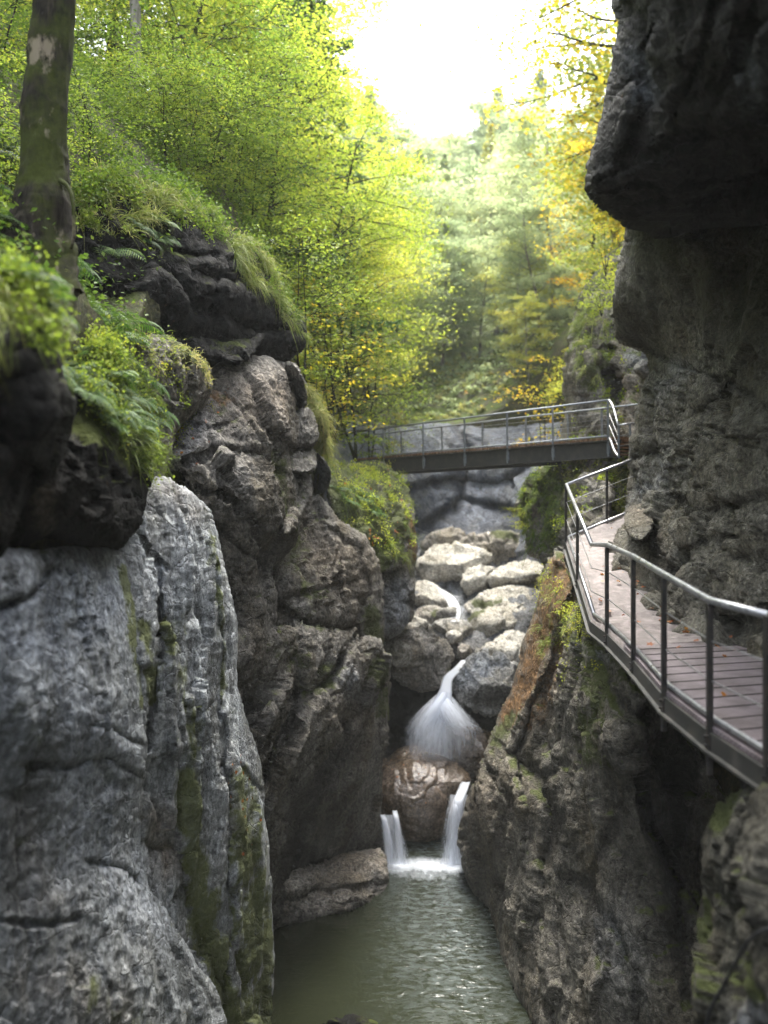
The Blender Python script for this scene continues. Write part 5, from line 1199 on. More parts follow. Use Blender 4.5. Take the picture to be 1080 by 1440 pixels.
def conifer(name, H, R, seed, mat, bark, leaf=.30, dens=1.0, base=.12):
    r = np.random.default_rng(seed); root = empty(name, (0, 0, 0)); mb = MB()
    mb.tube([(0, 0, -.3), (r.normal(0, .1), 0, H * .5), (0, 0, H)], [H * .014, H * .009, .015], 8)
    C = []; AL = []; T = []; z = H * base
    while z < H * .99:
        f = z / H; L = R * (1 - f) ** .8 * r.uniform(.6, 1.15) + .22; nb = r.integers(4, 8); a0 = r.random() * 6.28
        for k in range(nb):
            an = a0 + k * 6.283 / nb + r.normal(0, .2); Lk = L * r.uniform(.7, 1.1)
            d = np.array([math.cos(an), math.sin(an), 0]); s = np.linspace(0, 1, 6)
            pts = np.array([0, 0, z]) + d * (s * Lk)[:, None] + np.array([0, 0, 1.0]) * (-.38 * Lk * s + .22 * Lk * s ** 2)[:, None]
            mb.tube(pts, np.linspace(.028, .006, 6), 4, cap=False)
            m = max(6, int(Lk * 22 * dens)); t = r.uniform(.08, 1, m)
            c = np.stack([np.interp(t * 5, np.arange(6), pts[:, i]) for i in range(3)], 1)
            sd = np.array([-d[1], d[0], 0]); w = (r.uniform(-1, 1, m) * Lk * .26 * (1.1 - t))[:, None]
            c = c + sd * w + np.array([0, 0, -1.0]) * (np.abs(w) * .35 + r.random((m, 1)) * .12)
            C.append(c); AL.append(d * .6 + sd * np.sign(w) * .8 + np.array([0, 0, -.35])); T.append(np.clip(.25 + .5 * t * r.random(m) + r.random() * .25, 0, 1))
        z += H * .017 * r.uniform(.7, 1.3) + .08
    C = np.concatenate(C); AL = np.concatenate(AL); T = np.concatenate(T)
    V, Q = leaf_quads(C, leaf, leaf * .34, .55, seed, AL)
    mb.build('trunk', bark, root, smooth=True); mesh_from('crown', V, Q, mat, root, {'tint': np.repeat(T, 4)}, smooth=False)
    return root

PROTO = {
    'beech': lambda s: broadleaf('beech_tree', 10, 3.3, .12, 34, s, M['l_bright'], M['bark'], .11, 58, 7, dens=1.15),
    'green': lambda s: broadleaf('broadleaf_tree', 11, 3.4, .15, 34, s, M['l_green'], M['bark'], .11, 58, 7, dens=1.15),
    'yellow': lambda s: broadleaf('autumn_tree', 10, 2.6, .10, 32, s, M['l_yellow'], M['bark'], .12, 34, 7, dens=1.0),
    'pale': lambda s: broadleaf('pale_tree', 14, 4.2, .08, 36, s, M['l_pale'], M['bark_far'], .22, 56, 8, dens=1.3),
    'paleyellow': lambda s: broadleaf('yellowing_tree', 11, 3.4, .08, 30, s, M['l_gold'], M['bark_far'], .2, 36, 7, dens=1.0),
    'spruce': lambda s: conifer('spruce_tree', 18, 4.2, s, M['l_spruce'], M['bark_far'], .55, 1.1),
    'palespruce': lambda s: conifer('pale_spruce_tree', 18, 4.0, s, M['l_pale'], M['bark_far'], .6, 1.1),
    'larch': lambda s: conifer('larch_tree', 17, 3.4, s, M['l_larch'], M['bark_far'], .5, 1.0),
    'sapling': lambda s: broadleaf('maple_sapling', 3.6, 1.5, .15, 22, s, M['l_yellow'], M['bark'], .10, 10, 5, stems=3, dens=.9, r0=.035),
    'greensapling': lambda s: broadleaf('beech_sapling', 3.8, 1.5, .12, 22, s, M['l_green'], M['bark'], .075, 26, 6, stems=2, r0=.04),
    'greenyoung': lambda s: broadleaf('young_beech', 4, 1.9, .08, 26, s, M['l_green'], M['bark'], .075, 40, 6, stems=2, r0=.03),
    'shrub': lambda s: broadleaf('shrub', 1.6, 1.1, .05, 20, s, M['l_bright'], M['bark'], .085, 12, 5, stems=4, r0=.03),
}
_made = {}; _cnt = {}
def plant(kind, px, Y, H, label, cat, group, var=0, dz=0.0, wide=1.0, z=None):
    key = (kind, var % 2)
    X = (px - CX) / F * Y; zz = (ground(X, Y)[0] if z is None else z) + dz
    if key not in _made:
        _made[key] = PROTO[kind](300 + len(_made) * 13); o = _made[key]; bpy.context.view_layer.update()
        base_h = max(v.co.z for v in o.children[0].data.vertices); o['h0'] = base_h
    else: o = copy_tree(_made[key], (0, 0, 0))
    s = H / _made[key]['h0']; rz = random.random() * 6.28
    o.location = (X, Y, zz); o.rotation_euler = (0, 0, rz); o.scale = (s * wide, s * wide, s)
    tag(o, label, cat, group); return o

LT = 'tree of the bright wood on the left slope'
trees = [
    # kind, px, Y, H, label, group, wide
    ('beech', 235, 23, 6.5, 'slim bright green beech close behind the thin pale trunk'),
    ('beech', 305, 24, 8, 'bright yellow-green beech above the black overhang'),
    ('green', 262, 27, 11, 'darker green broadleaf tree behind the slim beech on the left rim'),
    ('beech', 370, 25, 8, 'beech leaning out at the corner of the left rim over the hanging grass'),
    ('beech', 335, 30, 13, 'tall bright beech in the middle of the left slope'),
    ('green', 150, 26, 12, 'green broadleaf tree behind the mossy foreground trunk'),
    ('green', 60, 22, 10, 'shaded green tree in the top left corner behind the mossy trunk'),
    ('green', 10, 18, 9, 'dark leafy tree at the left edge of the slope'),
    ('beech', 185, 34, 15, 'tall lit beech between the mossy trunk and the thin pale one'),
    ('spruce', 415, 33, 19, 'dark spruce sticking out against the sky at the edge of the left wood'),
    ('beech', 425, 28, 9, 'bright beech beneath the dark spruce on the left slope'),
    ('beech', 400, 38, 17, 'tall beech behind the dark spruce, its top against the sky'),
    ('spruce', 300, 40, 22, 'tall spruce deep in the left wood'),
    ('beech', 462, 31, 8.5, 'low bright beech over the grassy knob on the left'),
    ('beech', 480, 37, 12, 'beech standing left of the far pale forest'),
    ('green', 515, 42, 11, 'green tree on the left shoulder above the blue wall'),
    ('beech', 240, 46, 20, 'high beech crown at the top of the left wood'),
    ('green', 100, 38, 18, 'high green tree behind the mossy trunk'),
    ('beech', 455, 46, 16, 'light green tree behind the beech at the edge of the sky'),
]
for i, (k, px, Y, H, lab) in enumerate(trees):
    plant(k, px, Y, H, lab, 'tree', 'trees on the left slope', i)
far = [
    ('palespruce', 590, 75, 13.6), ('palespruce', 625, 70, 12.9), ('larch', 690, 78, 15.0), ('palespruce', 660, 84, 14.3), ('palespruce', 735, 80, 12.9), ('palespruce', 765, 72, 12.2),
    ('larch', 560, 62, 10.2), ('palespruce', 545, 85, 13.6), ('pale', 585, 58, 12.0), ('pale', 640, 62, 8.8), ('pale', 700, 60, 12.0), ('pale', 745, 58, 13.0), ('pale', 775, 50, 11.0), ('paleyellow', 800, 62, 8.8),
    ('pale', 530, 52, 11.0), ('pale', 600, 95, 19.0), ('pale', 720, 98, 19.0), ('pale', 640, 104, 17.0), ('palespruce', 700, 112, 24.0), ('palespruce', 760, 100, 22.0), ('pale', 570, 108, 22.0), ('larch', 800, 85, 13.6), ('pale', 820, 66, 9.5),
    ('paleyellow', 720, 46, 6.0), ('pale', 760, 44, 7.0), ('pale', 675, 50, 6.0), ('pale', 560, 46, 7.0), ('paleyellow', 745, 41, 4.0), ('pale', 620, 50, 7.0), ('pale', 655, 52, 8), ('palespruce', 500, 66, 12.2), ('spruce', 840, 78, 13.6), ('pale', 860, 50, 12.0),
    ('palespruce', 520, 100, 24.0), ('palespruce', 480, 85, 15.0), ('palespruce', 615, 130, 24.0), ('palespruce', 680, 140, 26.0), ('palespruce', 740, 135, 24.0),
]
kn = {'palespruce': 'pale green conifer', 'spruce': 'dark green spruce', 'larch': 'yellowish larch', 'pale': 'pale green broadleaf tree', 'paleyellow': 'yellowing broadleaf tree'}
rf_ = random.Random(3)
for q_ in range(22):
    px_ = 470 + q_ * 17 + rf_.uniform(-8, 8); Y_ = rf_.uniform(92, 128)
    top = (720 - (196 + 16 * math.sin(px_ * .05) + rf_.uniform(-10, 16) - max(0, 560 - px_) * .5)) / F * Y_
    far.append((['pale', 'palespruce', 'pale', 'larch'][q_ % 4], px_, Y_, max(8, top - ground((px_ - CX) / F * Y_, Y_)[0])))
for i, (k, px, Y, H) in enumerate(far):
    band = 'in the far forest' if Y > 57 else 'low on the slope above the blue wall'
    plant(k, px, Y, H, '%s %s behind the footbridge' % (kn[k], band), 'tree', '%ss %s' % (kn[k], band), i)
for k, px, Y, H, lab in [
    ('yellow', 890, 30, 15, 'tall orange-yellow autumn tree beside the overhang against the sky'),
    ('yellow', 905, 33, 18, 'second orange-yellow tree, half hidden behind the overhang'),
    ('paleyellow', 850, 36, 11, 'yellow-green tree below the orange one by the right cliff'),
    ('yellow', 830, 40, 9, 'yellow bush-like tree on the right slope behind the mossy cliff')]:
    plant(k, px, Y, H, lab, 'tree', 'autumn trees on the right rim', 0 if Y != 33 else 1)
for i, (px, Y, H) in enumerate([(120, 13, 2.2), (235, 16.5, 2.6), (262, 17, 2.6), (285, 18, 3.4), (320, 19.5, 3.2), (345, 21, 4.0), (20, 11, 1.8), (0, 14, 3.0), (270, 21, 5.5), (385, 23, 4.5)]):
    plant('greenyoung', px, Y, H, 'young leafy beech standing on the slope above the black overhang', 'sapling', 'young beeches on the left slope', i)
for k, px, Y, z, H, lab in [
    ('sapling', 448, 21.5, .9, 4.0, 'maple sapling with yellow leaves leaning from the left rock by the bridge'),
    ('sapling', 470, 24, 2.2, 4.2, 'yellow-leaved maple sapling behind the rail at the left bridge end'),
    ('sapling', 545, 31, 1.5, 3.2, 'small yellow maple seen through the railing at the left of the bridge'),
    ('sapling', 760, 31, 1.2, 4.4, 'slender yellow maple rising behind the right half of the footbridge'),
    ('sapling', 800, 29, 1.4, 3.8, 'yellow maple sapling against the mossy cliff behind the bridge'),
    ('greensapling', 425, 20, 3.0, 2.8, 'green sapling at the corner under the hanging grass'),
    ('greensapling', 520, 30, 1.8, 3.4, 'light green sapling behind the left bridge rail'),
    ('greensapling', 500, 26.5, 2.0, 4.2, 'leafy beech sapling above the bridge footing'),
    ('sapling', 852, 22.5, 6.1, 1.5, 'bright yellow sprig of leaves just below the tip of the overhang'),
    ('shrub', 846, 24.5, 5.6, .9, 'small yellow-green shrub on the right cliff below the sprig'),
    ('shrub', 738, 24.5, -.35, .6, 'little green plant at the back of the boulder heap by the mossy wall'),
    ('shrub', 790, 16.6, -1.55, .5, 'small green plant on the orange lichen edge'),
    ('shrub', 815, 13.2, -1.75, .45, 'yellow-green weeds under the toe rail of the walkway')]:
    plant(k, px, Y, H, lab, 'shrub' if k == 'shrub' else 'sapling', 'saplings and shrubs on the rocks', 0, z=z)

# foreground mossy trunk
def big_trunk(name, keys, label, flare=None, seed=1, sides=40, n=90):
    """keys: (px, py, Y, radius)"""
    K = smooth([np.append(P(a, b, Y), rr) for a, b, Y, rr in keys], 24)
    V = []
    for k, (x, y, z, rr) in enumerate(K):
        an = np.arange(sides) / sides * 2 * np.pi
        f = k / (len(K) - 1)
        root_f = max(0, 1 - f / .28) ** 1.5
        rad = rr * (1 + root_f * (.05 + .45 * np.maximum(0, np.cos(an * 4 + 1.0)) ** 2))
        V.append(np.stack([x + rad * np.cos(an), y + rad * np.sin(an), np.full(sides, z)], 1))
    V = np.concatenate(V); m = len(K)
    k = np.arange(m - 1)[:, None] * sides; j = np.arange(sides)[None, :]; j2 = (j + 1) % sides
    Q = np.stack([k + j, k + j2, k + sides + j2, k + sides + j], -1).reshape(-1, 4)
    N = vnormals(V, Q); V = V + N * (.07 * fbm(V * np.array([5, 5, 1.2]), 5, seed) + .02 * fbm(V * np.array([18, 18, 4]), 3, seed, ridged=True))[:, None]
    return V, Q
V, Q = big_trunk('trunk', [(40, 415, 8.8, .40), (51, 345, 8.95, .34), (62, 290, 9.0, .29), (64, 235, 9.05, .235), (65, 160, 9.1, .205), (73, 60, 9.15, .19), (79, -60, 9.2, .18), (78, -220, 9.2, .15)], '')
rt = empty('tree', tuple(P(52, 345, 9.0))); tag(rt, 'large mossy grey tree trunk with spreading roots in the top left', 'tree')
mesh_from('trunk', V, Q, M['bark'], rt)
mb = MB()
for pts, ra in (([P(74, 250, 8.95), P(95, 262, 8.8), P(103, 290, 8.7), P(104, 330, 8.7), P(100, 350, 8.7)], [.04, .022, .018, .018, .014]), ([P(44, 300, 8.9), P(25, 320, 8.8), P(12, 345, 8.7)], [.09, .07, .04]), ([P(50, 150, 9.1), P(38, 200, 9.0), P(36, 260, 8.95)], [.05, .05, .03])):
    mb.tube(smooth(pts, 6), np.interp(np.arange((len(pts) - 1) * 6 + 1) / 6, np.arange(len(pts)), ra), 10)
mb.build('root', M['bark'], rt, smooth=True)
r_ = np.random.default_rng(4); C = []
for k in range(70):
    c0 = np.array([r_.uniform(-10.5, -1.8), r_.uniform(4, 17), 0]); c0[2] = max(8.0 + r_.random() * 3.5, c0[1] * .62 + .8); C.append(c0 + r_.normal(0, 1, (420, 3)) * np.array([.8, .8, .16]))  # unseen leaf clusters above the frame, spread wide to shade the slope
C = np.concatenate(C); C = C[C[:, 2] > 5.9]; V, Q = leaf_quads(C, .085, .055, .7, 9); mesh_from('crown', V, Q, M['l_green'], rt, {'tint': np.repeat(r_.random(len(C)), 4)}, smooth=False)
rt = empty('tree', tuple(P(189, 150, 20))); tag(rt, 'thin pale straight tree trunk rising above the left rim', 'tree')
V, Q = big_trunk('trunk', [(186, 158, 20, .17), (189, 130, 20, .13), (190, 60, 20, .115), (191, -40, 20, .105), (192, -160, 20, .09)], '', seed=5); mesh_from('trunk', V, Q, M['bark_far'], rt)
C = np.concatenate([P(190 + r_.normal(0, 30), -60 - r_.random() * 150, 20) + r_.normal(0, 1, (260, 3)) * np.array([1.0, 1.0, .3]) for k in range(10)]); V, Q = leaf_quads(C, .09, .055, .7, 19)
mesh_from('crown', V, Q, M['l_bright'], rt, {'tint': np.repeat(r_.random(len(C)), 4)}, smooth=False)

# ------------------------------------------------------------------ grass
RL = list(RELIEFS.values())
def tufts(name, src, poly, n, L, label, seed, per=22, droop=.9, upk=.7, width=.007, tint=(.2, .8), front=True):
    r = np.random.default_rng(seed)
    P_, N_ = [], []
    for ri, pi in src:
        R_ = RL[ri][pi]; m = inside(R_['px'], R_['py'], poly); ids = np.nonzero(m)[0]
        P_.append(R_['V'][ids]); N_.append(R_['N'][ids])
    P_ = np.concatenate(P_); N_ = np.concatenate(N_)
    if len(P_) == 0: print('no ground for', name, label); return None
    return grass_mesh(name, P_, N_, n, L, label, seed, per, droop, upk, width, tint)
def grass_mesh(name, P_, N_, n, L, label, seed, per=22, droop=.9, upk=.7, width=.007, tint=(.2, .8), mat=None):
    r = np.random.default_rng(seed)
    w = np.clip(.25 + N_[:, 2], .05, 1) * (.15 + np.clip(fbm(P_ * 1.6, 3, seed) + .25, 0, 1)) ; w /= w.sum()
    nt = max(1, n // per); ci = r.choice(len(P_), nt, p=w)
    ti = np.repeat(np.arange(nt), per); m = len(ti)
    c = P_[ci][ti]; nn = N_[ci][ti]
    lean = r.normal(0, .22, (nt, 3))[ti]; Lt = (L * r.uniform(.35, 1.3, nt))[ti] * r.uniform(.4, 1.15, m)
    root = c + r.normal(0, .035, (m, 3)) - nn * .02
    d = nn * .55 + np.array([0, 0, upk]) + lean * 1.4 + r.normal(0, .40, (m, 3)); d /= np.linalg.norm(d, axis=1)[:, None]
    sd = np.cross(d, r.normal(0, 1, (m, 3))); sd /= np.linalg.norm(sd, axis=1)[:, None]
    K = 6; t = np.linspace(0, 1, K); dr = droop * r.uniform(.5, 1.3, m)
    pts = root[:, None] + d[:, None] * (Lt[:, None] * t)[..., None] - np.array([0, 0, 1.0]) * (Lt[:, None] * dr[:, None] * t ** 2)[..., None]
    wv_ = (width * (1 - t ** 2 * .9))[None, :, None] * sd[:, None]
    V = np.stack([pts - wv_, pts + wv_], 2).reshape(-1, 3)
    b = np.arange(m)[:, None] * (2 * K) + np.arange(K - 1)[None, :] * 2
    Q = np.stack([b, b + 1, b + 3, b + 2], -1).reshape(-1, 4)
    tt = np.clip(tint[0] + (tint[1] - tint[0]) * (r.random(nt)[ti] * .5 + r.random(m) * .5), 0, 1)
    T = np.repeat(tt, 2 * K) + np.tile(np.repeat(t * .12, 2), m)
    return tag(mesh_from(name, V, Q, mat or M['grass'], None, {'tint': np.clip(T, 0, 1)}), label, None, None, 'stuff')

grass_jobs = [
    ('grass', [(4, 0)], [(180, 230), (300, 250), (400, 350), (400, 420), (360, 360), (300, 310), (250, 290), (180, 280)], 3200, .30, 'long grass hanging over the black overhang', .95, .35),
    ('grass', [(4, 0)], [(330, 330), (390, 340), (440, 450), (440, 485), (400, 450), (360, 400), (330, 380)], 2800, .33, 'drooping grass on the right corner of the overhang', 1.1, .25),
    ('grass', [(4, 0)], [(90, 230), (200, 240), (260, 300), (200, 330), (110, 330)], 3000, .3, 'short grass on the mossy back of the overhang', .7, .5),
    ('grass', [(2, 0)], [(40, 480), (150, 450), (225, 560), (215, 700), (180, 640), (110, 560)], 4500, .26, 'grass on the mossy dark block on the left', .9, .4),
    ('grass', [(3, 0)], [(-100, 370), (0, 385), (75, 410), (85, 470), (40, 450), (-100, 450)], 2600, .26, 'grass hanging over the near black rock at the left edge', 1.1, .35),
    ('grass', [(5, 0)], [(190, 465), (300, 490), (300, 540), (210, 520)], 900, .16, 'short grass on the brown wedge', .7, .4),
    ('grass', [(7, 1)], [(455, 640), (500, 650), (545, 655), (585, 700), (580, 740), (565, 790), (520, 800), (480, 740)], 3600, .30, 'long green grass on the knob under the left bridge end', 1.0, .35),
    ('grass', [(6, 6)], [(425, 520), (450, 550), (470, 640), (450, 640)], 3500, .40, 'strip of grass along the right edge of the left cliff', 1.2, .2),
    ('grass', [(13, 0)], [(800, 380), (850, 370), (850, 480), (830, 560), (800, 480)], 2600, .40, 'hanging grass cushions on the cliff behind the bridge', 1.1, .25),
    ('grass', [(13, 1)], [(795, 630), (900, 625), (900, 740), (800, 740)], 5000, .30, 'grass tufts on the mossy rock under the bridge end', 1.1, .25),
    ('grass', [(14, 0)], [(725, 700), (745, 660), (800, 640), (800, 720), (770, 775), (740, 760)], 5500, .34, 'hanging grass on the rocks right of the boulder heap', 1.1, .25),
    ('grass', [(11, 0)], [(745, 860), (760, 800), (800, 860), (830, 880), (790, 900), (760, 930)], 900, .2, 'thin grass on the lichen-covered edge of the buttress', .9, .4),
]
for i, (nm, src, poly, n, L, lab, dr, upk) in enumerate(grass_jobs):
    tufts(nm, src, poly, n, L, lab, 500 + i, droop=dr, upk=upk, tint=(.12, .95), width=.006 if i not in (8, 9, 10) else .009)
def weeds(src, poly, n, size, hgt, label, seed, mat, tint=(0, .9)):
    rr = np.random.default_rng(seed); Pq = []; Nq = []
    for ri, pi in src:
        R_ = RL[ri][pi]; m_ = inside(R_['px'], R_['py'], poly); Pq.append(R_['V'][:R_['nf']][m_]); Nq.append(R_['N'][:R_['nf']][m_])
    Pq = np.concatenate(Pq); Nq = np.concatenate(Nq)
    w = np.clip(Nq[:, 2] + .25, .02, 1) * np.clip(fbm(Pq * 2.0, 3, seed) + .2, 0, 1) ** 1.5 + 1e-6; w /= w.sum()
    cc = rr.choice(len(Pq), max(3, n // 30), p=w); ti_ = np.repeat(np.arange(len(cc)), 30)
    h = rr.random(len(ti_)) * hgt * rr.uniform(.4, 1.2, len(cc))[ti_]
    C = Pq[cc][ti_] + (Nq[cc][ti_] * .5 + np.array([0, 0, .6])) * h[:, None] + rr.normal(0, .05, (len(ti_), 3)) * (1 + h[:, None] * 3)
    V_, Q_ = leaf_quads(C, size, size * .6, .5, seed)
    t_ = np.clip(tint[0] + (tint[1] - tint[0]) * (rr.random(len(cc))[ti_] * .6 + rr.random(len(ti_)) * .4), 0, 1)
    return tag(mesh_from('leafy_weeds', V_, Q_, mat, None, {'tint': np.repeat(t_, 4)}, smooth=False), label, None, None, 'stuff')
LG = M['l_green']
weeds([(4, 0)], [(100, 230), (300, 250), (440, 450), (430, 490), (340, 360), (200, 300), (120, 320)], 7000, .055, .22, 'leafy plants along the lip of the black overhang', 701, LG, (.1, .95))
weeds([(2, 0)], [(40, 470), (150, 440), (225, 560), (215, 730), (150, 600), (100, 570)], 6500, .04, .2, 'small leafy plants on the mossy dark block', 702, LG, (.1, .95))
weeds([(3, 0)], [(-100, 370), (0, 385), (75, 410), (85, 470), (60, 520), (-100, 450)], 3000, .04, .18, 'small leafy plants on the near black rock', 703, LG, (.1, .8))
weeds([(7, 1)], [(455, 640), (545, 645), (590, 700), (585, 760), (540, 800), (480, 740)], 3800, .055, .18, 'leafy plants on the knob under the left bridge end', 704, M['l_bright'], (0, .9))
weeds([(13, 0), (13, 1), (14, 0)], [(725, 640), (800, 380), (900, 360), (900, 760), (760, 790)], 5000, .06, .2, 'leafy plants on the rocks at the right bridge end', 705, M['l_bright'], (0, .9))
weeds([(11, 0)], [(745, 860), (776, 780), (840, 890), (860, 930), (800, 960), (780, 920)], 700, .035, .12, 'small weeds on the top edge of the buttress', 706, M['l_bright'], (0, .8))
weeds([(5, 0), (6, 0)], [(190, 460), (310, 490), (310, 560), (250, 620), (200, 700), (200, 540)], 900, .035, .1, 'small weeds in the clefts beside the brown wedge', 707, LG, (.2, .9))
# slope behind and the far clearing
def ground_pts(poly_xy, n, seed):
    r = np.random.default_rng(seed); a = np.array(poly_xy); mn, mx = a.min(0), a.max(0)
    p = r.random((n, 2)) * (mx - mn) + mn; p = p[inside(p[:, 0], p[:, 1], poly_xy)]
    z = ground(p[:, 0], p[:, 1]); e = .1
    nx_ = -(ground(p[:, 0] + e, p[:, 1]) - z) / e; ny_ = -(ground(p[:, 0], p[:, 1] + e) - z) / e
    V = np.column_stack([p, z]); V[:, 2] += .25 * fbm(V * np.array([.9, .9, 0]), 5, 41) + .1 * fbm(V * np.array([4, 4, 0]), 4, 42)
    N = np.column_stack([nx_, ny_, np.ones(len(p))]); N /= np.linalg.norm(N, axis=1)[:, None]
    return V, N
V, N = ground_pts([(-4.2, 8), (-9, 8), (-12, 24), (-2.3, 24), (-2.5, 19), (-3.3, 14)], 9000, 3)
grass_mesh('grass', V, N, 26000, .32, 'grass and weeds on the forest floor of the left slope', 601, width=.008, tint=(-.1, .6), droop=.8)
def undergrowth(poly, n, label, seed, size, hgt, mat, tint=(0, 1)):
    rr = np.random.default_rng(seed); Vg, Ng = ground_pts(poly, n // 16, seed); i = rr.choice(len(Vg), n)
    cl = np.clip(fbm(Vg * .8, 3, seed) + .35, 0.02, 1)[i]
    C = Vg[i] + rr.normal(0, .16, (n, 3)) * np.array([1, 1, .3]) + np.array([0, 0, 1.0]) * (rr.random(n) ** 1.3 * hgt * cl)[:, None]
    V_, Q_ = leaf_quads(C, size, size * .62, .65, seed)
    t_ = np.clip(tint[0] + (tint[1] - tint[0]) * (rr.random(n) * .6 + (fbm(C * 1.2, 3, seed + 3) * .5 + .2)), 0, 1)
    return tag(mesh_from('undergrowth', V_, Q_, mat, None, {'tint': np.repeat(t_, 4)}, smooth=False), label, None, None, 'stuff')
undergrowth([(-3.2, 6.5), (-9, 6.5), (-14, 26), (-2.2, 26), (-2.5, 19), (-3.3, 14)], 120000, 'leafy undergrowth covering the left slope', 611, .075, .42, M['l_green'], (-.25, .6))  # low tint darkens the leaves to imitate the shaded slope
undergrowth([(-2.2, 20), (-14, 24), (-14, 41), (-2.2, 41), (-1.8, 28)], 50000, 'bright undergrowth beneath the beeches', 612, .13, .8, M['l_bright'])
undergrowth([(-8, 42), (14, 42), (22, 75), (-14, 75)], 50000, 'low plants on the slope above the blue wall', 613, .22, .8, M['l_pale'])
undergrowth([(6.6, 23), (14, 23), (18, 41), (6.9, 41)], 26000, 'undergrowth on the right rim', 614, .12, .8, M['l_bright'])
V, N = ground_pts([(-4, 41), (8, 41), (10, 60), (-6, 60)], 6000, 4)
grass_mesh('grass', V, N, 26000, .5, 'grass of the clearing above the blue wall', 602, width=.02, tint=(.3, .9), droop=.8)

# ------------------------------------------------------------------ ferns
def fern_proto():
    r = np.random.default_rng(12); root = empty('fern', (0, 0, 0)); V, Q, T, c = [], [], [], 0
    mb = MB()
    for k in range(9):
        an = k * .7 + r.normal(0, .15); d = np.array([math.cos(an), math.sin(an), 0]); L = r.uniform(.32, .5)
        s = np.linspace(0, 1, 10); st_ = d * (s * L * .9)[:, None] + np.array([0, 0, 1.0]) * (L * (.85 * s - .75 * s ** 2))[:, None]
        mb.tube(st_, np.linspace(.003, .001, 10), 4, cap=False)
        for j in range(2, 20):
            f = j / 20; p = np.array([np.interp(f * 9, np.arange(10), st_[:, i]) for i in range(3)])
            w = .16 * L / .4 * math.sin(math.pi * min(1, f * 1.02) ** .8) + .008
            for sg in (-1, 1):
                sd_v = np.array([-d[1], d[0], 0]) * sg + d * .35; sd_v /= np.linalg.norm(sd_v)
                tip = p + sd_v * w - np.array([0, 0, w * .25]); a = d * .0075
                V += [p - a, p + sd_v * w * .5 - a * .9, tip, p + sd_v * w * .5 + a * .9 + a * .2]; Q.append((c, c + 1, c + 2, c + 3)); T += [r.random()] * 4; c += 4
    mb.build('stalk', M['fern'], root); mesh_from('frond', np.array(V), np.array(Q), M['fern'], root, {'tint': np.array(T)}, smooth=False)
    return root
fp = fern_proto(); r = np.random.default_rng(77); first = True
def put_ferns(Pp, Np, n, lab, grp, smin=.7, smax=1.3):
    global first
    ids = r.choice(len(Pp), n)
    for i in ids:
        o = fp if first else copy_tree(fp, (0, 0, 0)); first = False
        o.location = Pp[i]; nv = Vector(Np[i] * .6 + np.array([0, 0, .6])); o.rotation_euler = nv.to_track_quat('Z', 'Y').to_euler(); o.rotation_euler.rotate_axis('Z', r.random() * 6.28)
        s = r.uniform(smin, smax); o.scale = (s, s, s); tag(o, lab, 'fern', grp)
def rel_pts(ri, pi, poly):
    R_ = RL[ri][pi]; m = inside(R_['px'], R_['py'], poly); return R_['V'][:R_['nf']][m], R_['N'][:R_['nf']][m]
a, b = rel_pts(2, 0, [(60, 500), (150, 460), (215, 560), (205, 640), (150, 600), (100, 570)]); put_ferns(a, b, 22, 'green fern on the mossy dark block on the left', 'ferns on the mossy block', .6, 1.1)
a, b = rel_pts(3, 0, [(-20, 380), (30, 390), (75, 420), (80, 460), (30, 430)]); put_ferns(a, b, 9, 'fern overhanging the near black rock at the left edge', 'ferns on the black rock', .5, .9)
V, N = ground_pts([(-3.0, 7), (-5, 7), (-6.5, 12.5), (-3.2, 12.5), (-2.8, 9)], 500, 8); put_ferns(V, N, 46, 'fern on the slope at the foot of the mossy trunk', 'ferns below the mossy trunk', .8, 1.5)
a, b = rel_pts(4, 0, [(190, 300), (260, 320), (260, 360), (200, 350)]); put_ferns(a, b, 6, 'small fern growing on the face of the black overhang', 'ferns on the overhang', .5, .9)
a, b = rel_pts(7, 1, [(460, 660), (520, 700), (530, 740), (480, 720)]); put_ferns(a, b, 9, 'fern among the grass of the knob under the bridge end', 'ferns on the knob', .6, 1.0)

# ------------------------------------------------------------------ fallen leaves
def litter(Pp, Np, n, label, seed, size=.06):
    rr = np.random.default_rng(seed); i = rr.choice(len(Pp), n); C = Pp[i] + Np[i] * .015 + rr.normal(0, .012, (n, 3)) * np.array([1, 1, .1])
    ax_ = rr.normal(0, 1, (n, 3)); nr = Np[i] + rr.normal(0, .3, (n, 3)); nr /= np.linalg.norm(nr, axis=1)[:, None]
    ax_ -= nr * (ax_ * nr).sum(1)[:, None]; ax_ /= np.linalg.norm(ax_, axis=1)[:, None]; bb = np.cross(nr, ax_); s = size * rr.uniform(.6, 1.2, n)[:, None]
    # five-lobed outline
    V = []; Q = []
    ang = np.arange(10) / 10 * 2 * np.pi; rad = np.where(np.arange(10) % 2 == 0, .5, .27)
    V = (C[:, None] + (ax_[:, None] * (np.cos(ang) * rad)[None, :, None] + bb[:, None] * (np.sin(ang) * rad)[None, :, None]) * s[:, None] + nr[:, None] * (rr.normal(0, .05, (n, 10))[..., None] * s[:, None])).reshape(-1, 3)
    Q = np.arange(n * 10).reshape(n, 10)
    return tag(mesh_from('fallen_leaves', V, Q, M['litter'], None, {'tint': np.repeat(rr.random(n), 10)}, smooth=False), label, None, None, 'stuff')
Pp, Np = [], []
rr = np.random.default_rng(5)
for k in range(900):
    s = rr.random(); o1 = lerp_path(WK, 2 + s * 14); 
    li = lerp_path(inner, 2 + s * 14 * 1.0); f = .80 - abs(rr.normal(0, .13)) if rr.random() < .75 else rr.random() * .9
    f = min(max(f, .02), .93); Pp.append(o1 + (li - o1) * f + UP * .03)
Pp = np.array(Pp); Np = np.tile(UP, (len(Pp), 1))
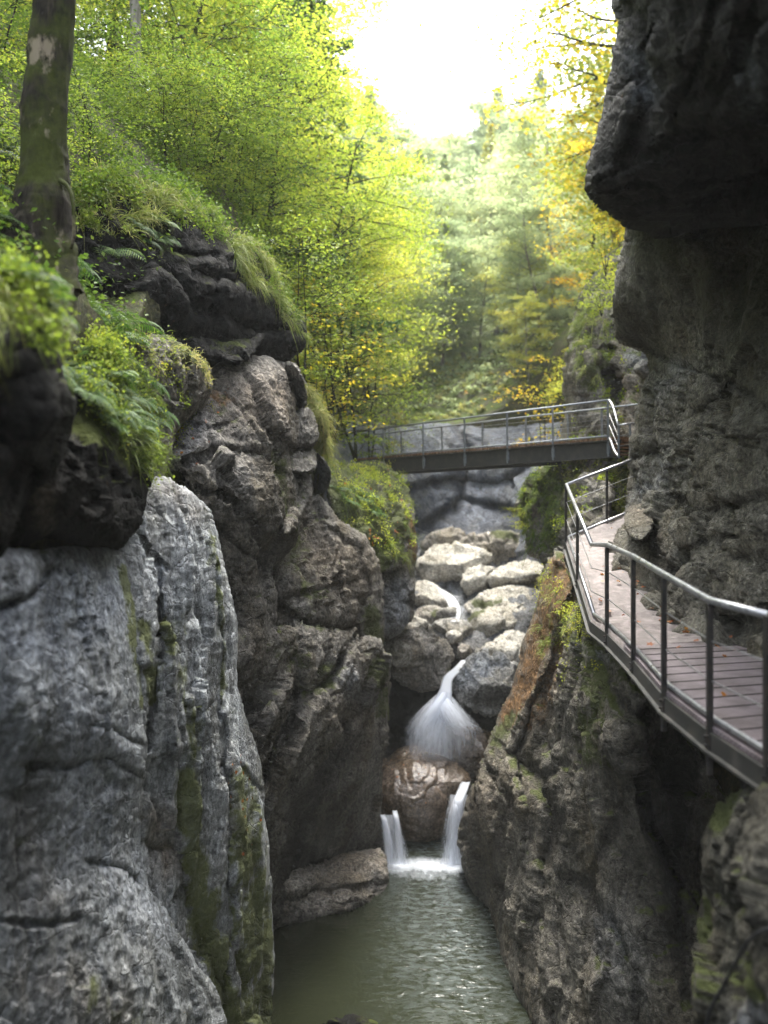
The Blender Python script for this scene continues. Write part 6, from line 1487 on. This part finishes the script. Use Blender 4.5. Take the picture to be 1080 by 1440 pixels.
yy = Pp[:, 1]; keep = (yy > 9.6) | (rr.random(len(Pp)) < .12); Pp = Pp[keep]; Np = Np[keep]
litter(Pp, Np, 210, 'orange and brown fallen leaves lying on the walkway', 1, .085)
bi = [i for i, k in enumerate(RELIEFS) if False]
big = [v for k, v in RELIEFS.items() if k.startswith('boulder')][17]
m = (big[0]['N'][:, 2] > .3) & (np.arange(len(big[0]['V'])) < big[0]['nf']); m2 = m.copy(); m2[:big[0]['nf']] &= (big[0]['px'] < 600)
litter(big[0]['V'][m2], big[0]['N'][m2], 22, 'orange leaves stuck to the wet brown boulder', 2, .06)
a, b = rel_pts(1, 0, [(325, 1040), (365, 1080), (372, 1200), (340, 1250), (300, 1100)]); litter(a, b, 26, 'orange leaves caught on the green-streaked rib', 3, .06)
a, b = rel_pts(7, 1, [(455, 640), (545, 650), (585, 740), (520, 780)]); litter(a, b, 60, 'orange leaves in the grass of the knob', 4, .10)
a, b = rel_pts(6, 0, [(240, 560), (330, 540), (300, 660), (250, 650)]); litter(a, b, 14, 'leaves lodged in cracks of the grey-brown cliff', 5, .06)
# ------------------------------------------------------------------ the air of the valley
def haze_box(dens):
    zs, xs, ys_ = (-10.6, 95), (-320, 320), (-14, 480)
    V = np.array([[x, y, z] for x in xs for y in ys_ for z in zs], float)
    Q = [(0, 1, 3, 2), (4, 6, 7, 5), (0, 4, 5, 1), (2, 3, 7, 6), (0, 2, 6, 4), (1, 5, 7, 3)]
    m = bpy.data.materials.new('haze_air'); m.use_nodes = True; t = m.node_tree; t.nodes.clear()
    o_ = t.nodes.new('ShaderNodeOutputMaterial'); v_ = t.nodes.new('ShaderNodeVolumePrincipled')
    v_.inputs['Color'].default_value = (.93, .96, .93, 1); v_.inputs['Density'].default_value = dens; v_.inputs['Anisotropy'].default_value = 0
    t.links.new(v_.outputs[0], o_.inputs['Volume'])
    return tag(mesh_from('haze', V, np.array(Q), m, smooth=False), 'pale air between the trees', None, None, 'stuff')
haze_box(.0006)
